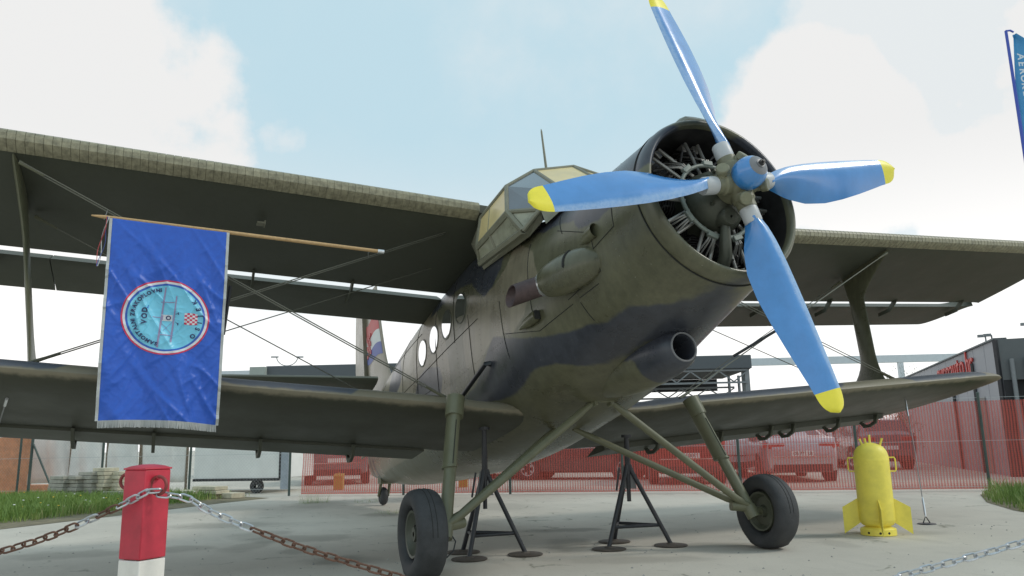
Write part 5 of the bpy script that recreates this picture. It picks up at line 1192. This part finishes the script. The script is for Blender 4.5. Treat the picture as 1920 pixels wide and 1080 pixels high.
nu, nv = 110, 190; G = [[fs(i/nu, j/nv) for j in range(nv+1)] for i in range(nu+1)]
b = MB(); b.grid(G); cl = b.build('flag_cloth', M_satin, flag, sharp=180); sm = cl.modifiers.new('thickness', 'SOLIDIFY'); sm.thickness = .003; sm.offset = -1
def edge_strip(name, pts, w, dirv):
    pass
b = MB(); rows = []
for j in range(0, nv+1, 2): p = fs(0, j/nv); rows.append([p+fnrm*.004, p-fe*.022+fnrm*(.004+.004*sin(j*1.7)), p-fe*.022-fnrm*.006, p-fnrm*.006])
b.grid(rows, cv=True); b.build('fringe', M_silver, flag)
b = MB(); rows = []
for j in range(0, nv+1, 2): p = fs(1, j/nv); rows.append([p+fnrm*.004, p+fe*.022+fnrm*(.004+.004*sin(j*1.7)), p+fe*.022-fnrm*.006, p-fnrm*.006])
b.grid(rows, cv=True); b.build('fringe', M_silver, flag)
b = MB()
for i in range(150):
    p = fs(i/149, 1)+np.array([0, 0, .004]); q = p+np.array([0, 0, -.055-.006*rng.uniform()])+fe*rng.normal(0, .002)+fnrm*rng.normal(0, .004); b.tube([p+fnrm*.003, q], [.0042, .0034], 4)
tag(b.build('fringe', M_silver, flag), kind='stuff')
b = MB()
for q, wy in ((.03, -4.38), (PL-.04, -2.02)):
    p = pl+pdv*q; b.tube([p, p+np.array([-.2, 0, .03]), AI_w(wy, q < 1)], .004, 5)
b.build('tie_cord', M_cable, flag)
p = pl+pdv*.07
for k, c in ((0, M_red), (1, M_white), (2, M_navy)):
    b = MB(); o = fe*(.009*k-.01); G = []
    for j in range(14): q = j/13; G.append([p+o+fnrm*(.02+.012*sin(q*6+k))+[0, 0, -.42*q]+fe*.012*sin(q*7+k*2)-fe*.05*q, p+o+fnrm*(.02+.012*sin(q*6+k+1))+[0, 0, -.42*q]+fe*(.006+.012*sin(q*7+k*2))-fe*.05*q])
    b.grid(G); b.build('ribbon', c, flag)
# emblem: everything printed on the cloth follows its folds
M_cyan = mat('emblem_sky_blue', (.20, .62, .82), .4, var=.06); M_eblue = mat('emblem_ring_blue', (.03, .12, .50), .4); M_ered = mat('emblem_red', (.62, .04, .10), .4); M_ewhite = mat('emblem_white', (.72, .73, .76), .4); M_eink = mat('emblem_navy_ink', (.03, .035, .12), .5); M_elil = mat('emblem_lilac', (.32, .27, .44), .5); M_eline = mat('emblem_fold_line', (.45, .68, .80), .5)
EC = (.505, .482); ERX = .372; ERY = ERX*1.0*.99   # radius in metres along x, along y
ER = .338
def em(x, y, h):   # emblem metres (x to the right, y up) -> cloth
    u = EC[0]+x/FWd; v = EC[1]-y/FHt; e = .004
    return fs(u, v)+fnrm*h
def disc(name, r0, r1, h, m, n=200, k=12):
    b = MB(); G = [[em(r*cos(2*pi*j/n), .93*r*sin(2*pi*j/n), h) for j in range(n)] for r in np.linspace(r0, r1, k)]; b.grid(G, cv=True); return b.build(name, m, emb)
emb = None
b = MB(); G = [[em(r*cos(2*pi*j/200), .93*r*sin(2*pi*j/200), .005) for j in range(200)] for r in np.linspace(.002, ER*.86, 70)]; b.grid(G, cv=True); emb = b.build('emblem_disc', M_cyan, flag)
disc('ring_band', ER*.855, ER*.905, .0066, M_eblue, k=6); disc('ring_band', ER*.905, ER*.96, .0066, M_ewhite, k=6); disc('ring_band', ER*.96, ER*1.0, .0066, M_ered, k=6)
# the badge is hung sideways: its top points to the left, so (X right, Y up) of the badge -> (x=-Y, y=X)
def badge(X, Y, h): return em(-Y*ER/.365, X*.93*ER/.365, h)
def arc_text(s, r, a0, a1, size, inner=False, name='emblem_letter'):
    ms = [text_mesh(ch, size, 0, bold=.0022) if ch != ' ' else None for ch in s]
    wd = [(m[0][:, 0].max()-m[0][:, 0].min()) if m else size*.35 for m in ms]; gap = (abs(a1-a0)*r-sum(wd))/(len(s)-1); pos = 0; sg = 1 if a1 > a0 else -1
    for m, w in zip(ms, wd):
        if m:
            a = a0+sg*(pos+w/2)/r; V = m[0][:, :2].copy(); V[:, 0] -= (V[:, 0].max()+V[:, 0].min())/2; bb = MB(); P = []
            for x, y in V:
                ex, ey = ((sin(a), -cos(a)), (cos(a), sin(a))) if not inner else ((-sin(a), cos(a)), (-cos(a), -sin(a)))
                P.append(badge(r*cos(a)+ex[0]*x+ey[0]*y, r*sin(a)+ex[1]*x+ey[1]*y, .016))
            bb.add(P, m[1]); bb.build(name, M_eink, emb, smooth=False)
        pos += w+gap
arc_text('SAMOSTALNI ZRAKOPLOVNI', .365*.70, radians(168), radians(10), .047)
arc_text('OSIJEK', .365*.83, radians(180+50), radians(360-50), .056, inner=True)
def flat_text(s, cx, cy, size, gap):
    for i, ch in enumerate(s):
        V, F = text_mesh(ch, size, 0, bold=.0028); bb = MB(); bb.add([badge(cx+(i-(len(s)-1)/2)*gap+x, cy+y, .016) for x, y, _ in V], F); bb.build('emblem_letter', M_eink, emb, smooth=False)
flat_text('VOD', 0, ER*.46, .062, .058)
def bpoly(name, P, m, h=.0086, sub=10):
    bb = MB(); P = np.asarray(P, float)   # quad strips P = [(left...), (right...)]
    G = [[badge(*(a+(b_-a)*q), h) for q in np.linspace(0, 1, 4)] for a, b_ in zip(np.linspace(P[0], P[1], sub*3), np.linspace(P[3], P[2], sub*3))]; bb.grid(G); bb.build(name, m, emb, smooth=False)
bpoly('emblem_wing', [(-.295, .065), (.295, .02), (.295, .008), (-.295, .048)], M_elil, sub=16)
bpoly('emblem_wing', [(-.235, -.045), (.215, -.075), (.215, -.086), (-.235, -.06)], M_elil, sub=16)
for X in (-.17, .15): bpoly('emblem_strut', [(X-.004, .045), (X+.004, .045), (X+.004, -.065), (X-.004, -.065)], M_elil, sub=4)
bpoly('emblem_wire', [(-.17, .05), (-.165, .05), (-.03, -.06), (-.035, -.06)], M_elil, sub=6); bpoly('emblem_wire', [(-.05, .04), (-.045, .04), (-.16, -.06), (-.165, -.06)], M_elil, sub=6)
bpoly('emblem_hull', [(-.03, .04), (.03, .04), (.03, -.055), (-.03, -.055)], M_ewhite, .0084, 6); bpoly('emblem_tail', [(-.003, .13), (.003, .13), (.004, .03), (-.004, .03)], M_elil, sub=6)
bb = MB(); bb.grid([[badge(r*cos(2*pi*j/24), -.022+r*sin(2*pi*j/24), .016) for j in range(24)] for r in (.013, .022)], cv=True); bb.build('emblem_engine', M_eink, emb)
bpoly('emblem_cowl', [(-.022, .035), (.022, .035), (.022, .022), (-.022, .022)], M_elil, .012, 3)
for X in (-.055, .045): bpoly('emblem_wheel', [(X-.012, -.098), (X+.012, -.098), (X+.012, -.106), (X-.012, -.106)], M_eink, .012, 3)
bpoly('emblem_leg', [(-.035, -.08), (-.03, -.08), (-.052, -.10), (-.058, -.10)], M_eink, .012, 3); bpoly('emblem_leg', [(.035, -.08), (.04, -.08), (.052, -.10), (.046, -.10)], M_eink, .012, 3)
for i in range(6):
    for j in range(5):
        yy = -.155-.022*j; w0 = .088-.008*j; w1 = .088-.008*(j+1); x0, x1 = -w0+2*w0*i/6, -w0+2*w0*(i+1)/6; x2, x3 = -w1+2*w1*i/6, -w1+2*w1*(i+1)/6
        # shield widens towards the lower edge of the badge
        y1 = yy-.022; s1 = lambda x, w: x*(1.0)
        bpoly('emblem_check', [(x0*.62+x0*.09*j, yy), (x1*.62+x1*.09*j, yy), (x3*.62+x3*.09*(j+1), y1), (x2*.62+x2*.09*(j+1), y1)], M_ered if (i+j) % 2 == 0 else M_ewhite, .009, 4)
# ================================================================== BEACH FLAG AT THE RIGHT EDGE
M_bpole = mat('blue_pole', (.05, .09, .45), .4); M_bcloth = mat('sky_blue_banner', (.06, .30, .58), .5, var=.06); M_bw = mat('banner_white_print', (.62, .68, .74), .5)
D = 6.3; pt = deep(1886, 58, D); bb_ = np.array([pt[0], pt[1], 0])
bf = empty('feather_banner', tuple(bb_), 'blue feather banner with white lettering on a pole at the right edge', 'banner')
b = MB(); b.tube([bb_+[0, 0, .03], bb_+[0, 0, pt[2]*.5], pt], [.02, .015, .011], 10); b.tube([pt, pt+right*.035+[0, 0, .004], pt+right*.06+[0, 0, -.01]], .008, 8); b.lathe([(.001, .03), (.25, .03), (.27, .003)], o=bb_, n=20); b.build('banner_pole', M_bpole, bf)
def bs_(u, v):  # cloth: u outwards, v downwards
    top = pt+right*.058+[0, 0, -.03]; H = 2.6; w = .62*min(1, (v*2.2)**.6+.02); l = .045*(1-min(1, v*4.6))**1.3
    return top*0+np.array([pt[0], pt[1], pt[2]-.03-v*H])+right*(.012+l+w*u)+fwd*np.array([1, 1, 0])*(.02*sin(6*u+3*v))-np.array([0, 0, .0])
b = MB(); b.grid([[bs_(i/12, j/50) for j in range(51)] for i in range(13)]); o = b.build('banner_cloth', M_bcloth, bf, sharp=180); sm = o.modifiers.new('thickness', 'SOLIDIFY'); sm.thickness = .002
def bprint(P, F, name, m):
    b = MB(); b.add(P, F); b.build(name, m, o, smooth=False)
fr_ = -np.cross(right, [0, 0, 1.]); fr_ = fr_ if fr_@fwd < 0 else -fr_
for i, ch in enumerate('AEROKLUB'):
    V, F = text_mesh(ch, .078, 0, bold=.002); c0 = np.array([pt[0], pt[1], pt[2]-.24-.062*i]); x0 = .038
    bprint([c0+right*(x0+p[1])+np.array([0, 0, -p[0]])+fr_*.035 for p in V], F, 'banner_letter', M_bw)
for z0, z1, x0 in ((.95, 1.22, .08), (1.32, 1.36, .06)):
    q = np.array([pt[0], pt[1], pt[2]]); P = [q+right*(.2+x0)+[0, 0, -z0]+fr_*.035, q+right*.5+[0, 0, -z0+.2]+fr_*.035, q+right*.5+[0, 0, -z1+.1]+fr_*.035, q+right*x0+[0, 0, -z1]+fr_*.035]
    bprint(P, [(0, 1, 2, 3)], 'banner_stripe', M_bw)
# ================================================================== BOLLARD AND CHAINS
M_bred = mat('red_bollard_paint', (.50, .028, .052), .45, var=.2, vscale=9, bump=.1, bscale=25); M_bwhite = mat('white_bollard_paint', (.74, .70, .64), .5, var=.10, vscale=9)
Dp = 2.72; bq = vat(281, Dp); up_row = lambda w: up_at(bq[:2], w, 0)
zt = up_row(880); zr = up_row(1046); hw = .0515
bo = empty('chain_bollard', tuple(bq), 'square red and white steel bollard in the left foreground', 'bollard')
yaw = atan2(right[1], right[0])+radians(-27); e1 = np.array([cos(yaw), sin(yaw), 0]); e2 = np.array([-sin(yaw), cos(yaw), 0]); axb = (e1, e2, np.array([0, 0, 1.]))
b = MB(); b.box(bq+[0, 0, (zr+zt)/2], (hw, hw, (zt-zr)/2), axb); b.build('red_post', M_bred, bo, bevel=.004)
b = MB(); b.box(bq+[0, 0, zr/2-.001], (hw, hw, zr/2-.0015), axb); b.build('white_base', M_bwhite, bo, bevel=.004)
b = MB(); b.box(bq+[0, 0, zt+.003], (hw+.003, hw+.003, .003), axb); hh = hw*.9
b.loft([[bq+e1*x*k1+e2*y*k1+[0, 0, zt+z] for x, y in ((-hh, -hh), (hh, -hh), (hh, hh), (-hh, hh))] for k1, z in ((1.08, .006), (.8, .012), (.3, .017))]); b.build('post_cap', M_bred, bo, bevel=.002)
M_chain = mat('zinc_chain_link', (.52, .53, .55), .3, .85, var=.2, vscale=30); M_rchain = mat('rusty_chain_link', (.145, .075, .05), .75, .2, var=.35, vscale=40); M_rring = mat('red_brown_ring', (.24, .045, .04), .5, .1, var=.2, vscale=20)
camd = np.array([CAM[0]-bq[0], CAM[1]-bq[1], 0]); camd /= np.linalg.norm(camd)
def ring_(c, r, ax1, ax2, wr, name, m, par):
    b = MB(); b.tube([c+ax1*r*cos(a)+ax2*r*sin(a) for a in np.linspace(0, 2*pi, 25)[:-1]], wr, 8, closed=True); return b.build(name, m, par)
zu = np.array([0, 0, 1.])
# side faces carry the rings: one on the left face, one on the right-hand face
rl = bq-e1*hw*.9+[0, 0, zt-.040]-right*.034; rr = bq+e1*hw*.98+[0, 0, zt-.052]+right*.004+camd*.03
ring_(rl, .026, right, zu, .0055, 'chain_ring', M_rring, bo); ring_(rr, .029, right*.9+camd*.3, zu, .0055, 'chain_ring', M_rring, bo)
b = MB(); b.tube([bq+e1*hw*.9+[0, 0, zt-.03], rr+zu*.029], .008, 8); b.tube([bq-e1*hw*.9+[0, 0, zt-.03], rl+zu*.026], .008, 8); b.build('ring_lug', M_bred, bo)
def link_mesh(name, m, L=.046, w=.0112, r=.0036):
    pts = []; hl = L/2-w
    for a in np.linspace(-pi/2, pi/2, 9): pts.append((hl+w*cos(a), w*sin(a), 0))
    for a in np.linspace(pi/2, 3*pi/2, 9): pts.append((-hl+w*cos(a), w*sin(a), 0))
    b = MB(); b.tube(pts, r, 7, closed=True); o = b.build(name, m); me = o.data; bpy.data.objects.remove(o); return me
LM = link_mesh('chain_link', M_chain); LR = link_mesh('chain_link', M_rchain)
def chain(label, pts, rusty, pitch=.0375):
    pts = np.asarray(pts); seg = np.linalg.norm(np.diff(pts, axis=0), axis=1); s = np.concatenate([[0], np.cumsum(seg)]); n = int(s[-1]/pitch)
    root = empty('barrier_chain', tuple(pts[0]), label, 'chain', 'barrier chains in the foreground')
    for i in range(n):
        c = np.array([np.interp((i+.5)*pitch, s, pts[:, k]) for k in range(3)]); c2 = np.array([np.interp((i+.9)*pitch, s, pts[:, k]) for k in range(3)]); d = c2-c; d /= np.linalg.norm(d)
        y = np.cross(zu, d); y /= np.linalg.norm(y); z = np.cross(d, y); a = radians(45)+(pi/2 if i % 2 else 0)+rng.normal(0, .12); y2 = y*cos(a)+z*sin(a); z2 = np.cross(d, y2)
        o = bpy.data.objects.new('chain_link', LR if rusty(i/n) else LM); COL.objects.link(o); o.parent = root; l = c-pts[0]
        o.matrix_local = Matrix(((d[0], y2[0], z2[0], l[0]), (d[1], y2[1], z2[1], l[1]), (d[2], y2[2], z2[2], l[2]), (0, 0, 0, 1)))
    return root
start = rr-zu*.029
def atd(u, w, D): return deep(u, w, D)
def para(P, pix, Ds): # smooth path through pixels at given depths
    return np.array([atd(u, w, d) for (u, w), d in zip(pix, Ds)])
def smooth(P, n=60):
    P = np.asarray(P); t = np.arange(len(P)); tt = np.linspace(0, len(P)-1, n); out = []
    for x in tt:
        i = min(int(x), len(P)-2); f = x-i; p0, p1, p2, p3 = P[max(i-1, 0)], P[i], P[i+1], P[min(i+2, len(P)-1)]
        out.append(.5*((2*p1)+(-p0+p2)*f+(2*p0-5*p1+4*p2-p3)*f*f+(-p0+3*p1-3*p2+p3)*f**3))
    return np.array(out)
D0 = (start-CAM)@fwd
end_r = vat(2010, Dp+.05); zend = .86
# right span: sags out of the picture and climbs to the next bollard
R_ = [start]+[atd(u, w, D0+.0) for u, w in ((352, 935), (400, 962), (470, 991), (560, 1025), (650, 1053), (740, 1079), (860, 1110), (1000, 1133), (1200, 1150), (1400, 1140), (1560, 1113), (1700, 1077), (1800, 1050), (1920, 1016), (2030, 975))]
chain('long chain sagging right from the red bollard, rusty after bright first links', smooth(R_, 160), lambda q: .10 < q < .52)
L_ = [start+zu*.004]+[atd(u, w, D0-.02-.0006*(310-u)*0) for u, w in ((280, 921), (232, 945), (165, 976), (95, 1005), (30, 1026), (-60, 1050), (-200, 1075), (-420, 1060))]
chain('chain hanging left from the red bollard with alternating rusty and bright links', smooth(L_, 100), lambda q: (.10 < q < .17) or (.2 < q < .45))
# ------------------------------------------------------------------ litter of pebbles on the concrete
M_peb = mat('pebbles', (.33, .32, .30), .9, var=.3, vscale=30); b = MB()
for i in range(260):
    u, w = rng.uniform(0, 1920), rng.uniform(945, 1080); q = ground(u, w); r = rng.uniform(.004, .014); a = rng.uniform(0, 6)
    V = [q+np.array([r*rng.uniform(.7, 1.2)*cos(a+k*2*pi/5), r*rng.uniform(.7, 1.2)*sin(a+k*2*pi/5), .001]) for k in range(5)]+[q+np.array([0, 0, r*.9])]
    b.add(V, [(0, 1, 5), (1, 2, 5), (2, 3, 5), (3, 4, 5), (4, 0, 5)])
tag(b.build('gravel_grit', M_peb, smooth=False), kind='stuff')
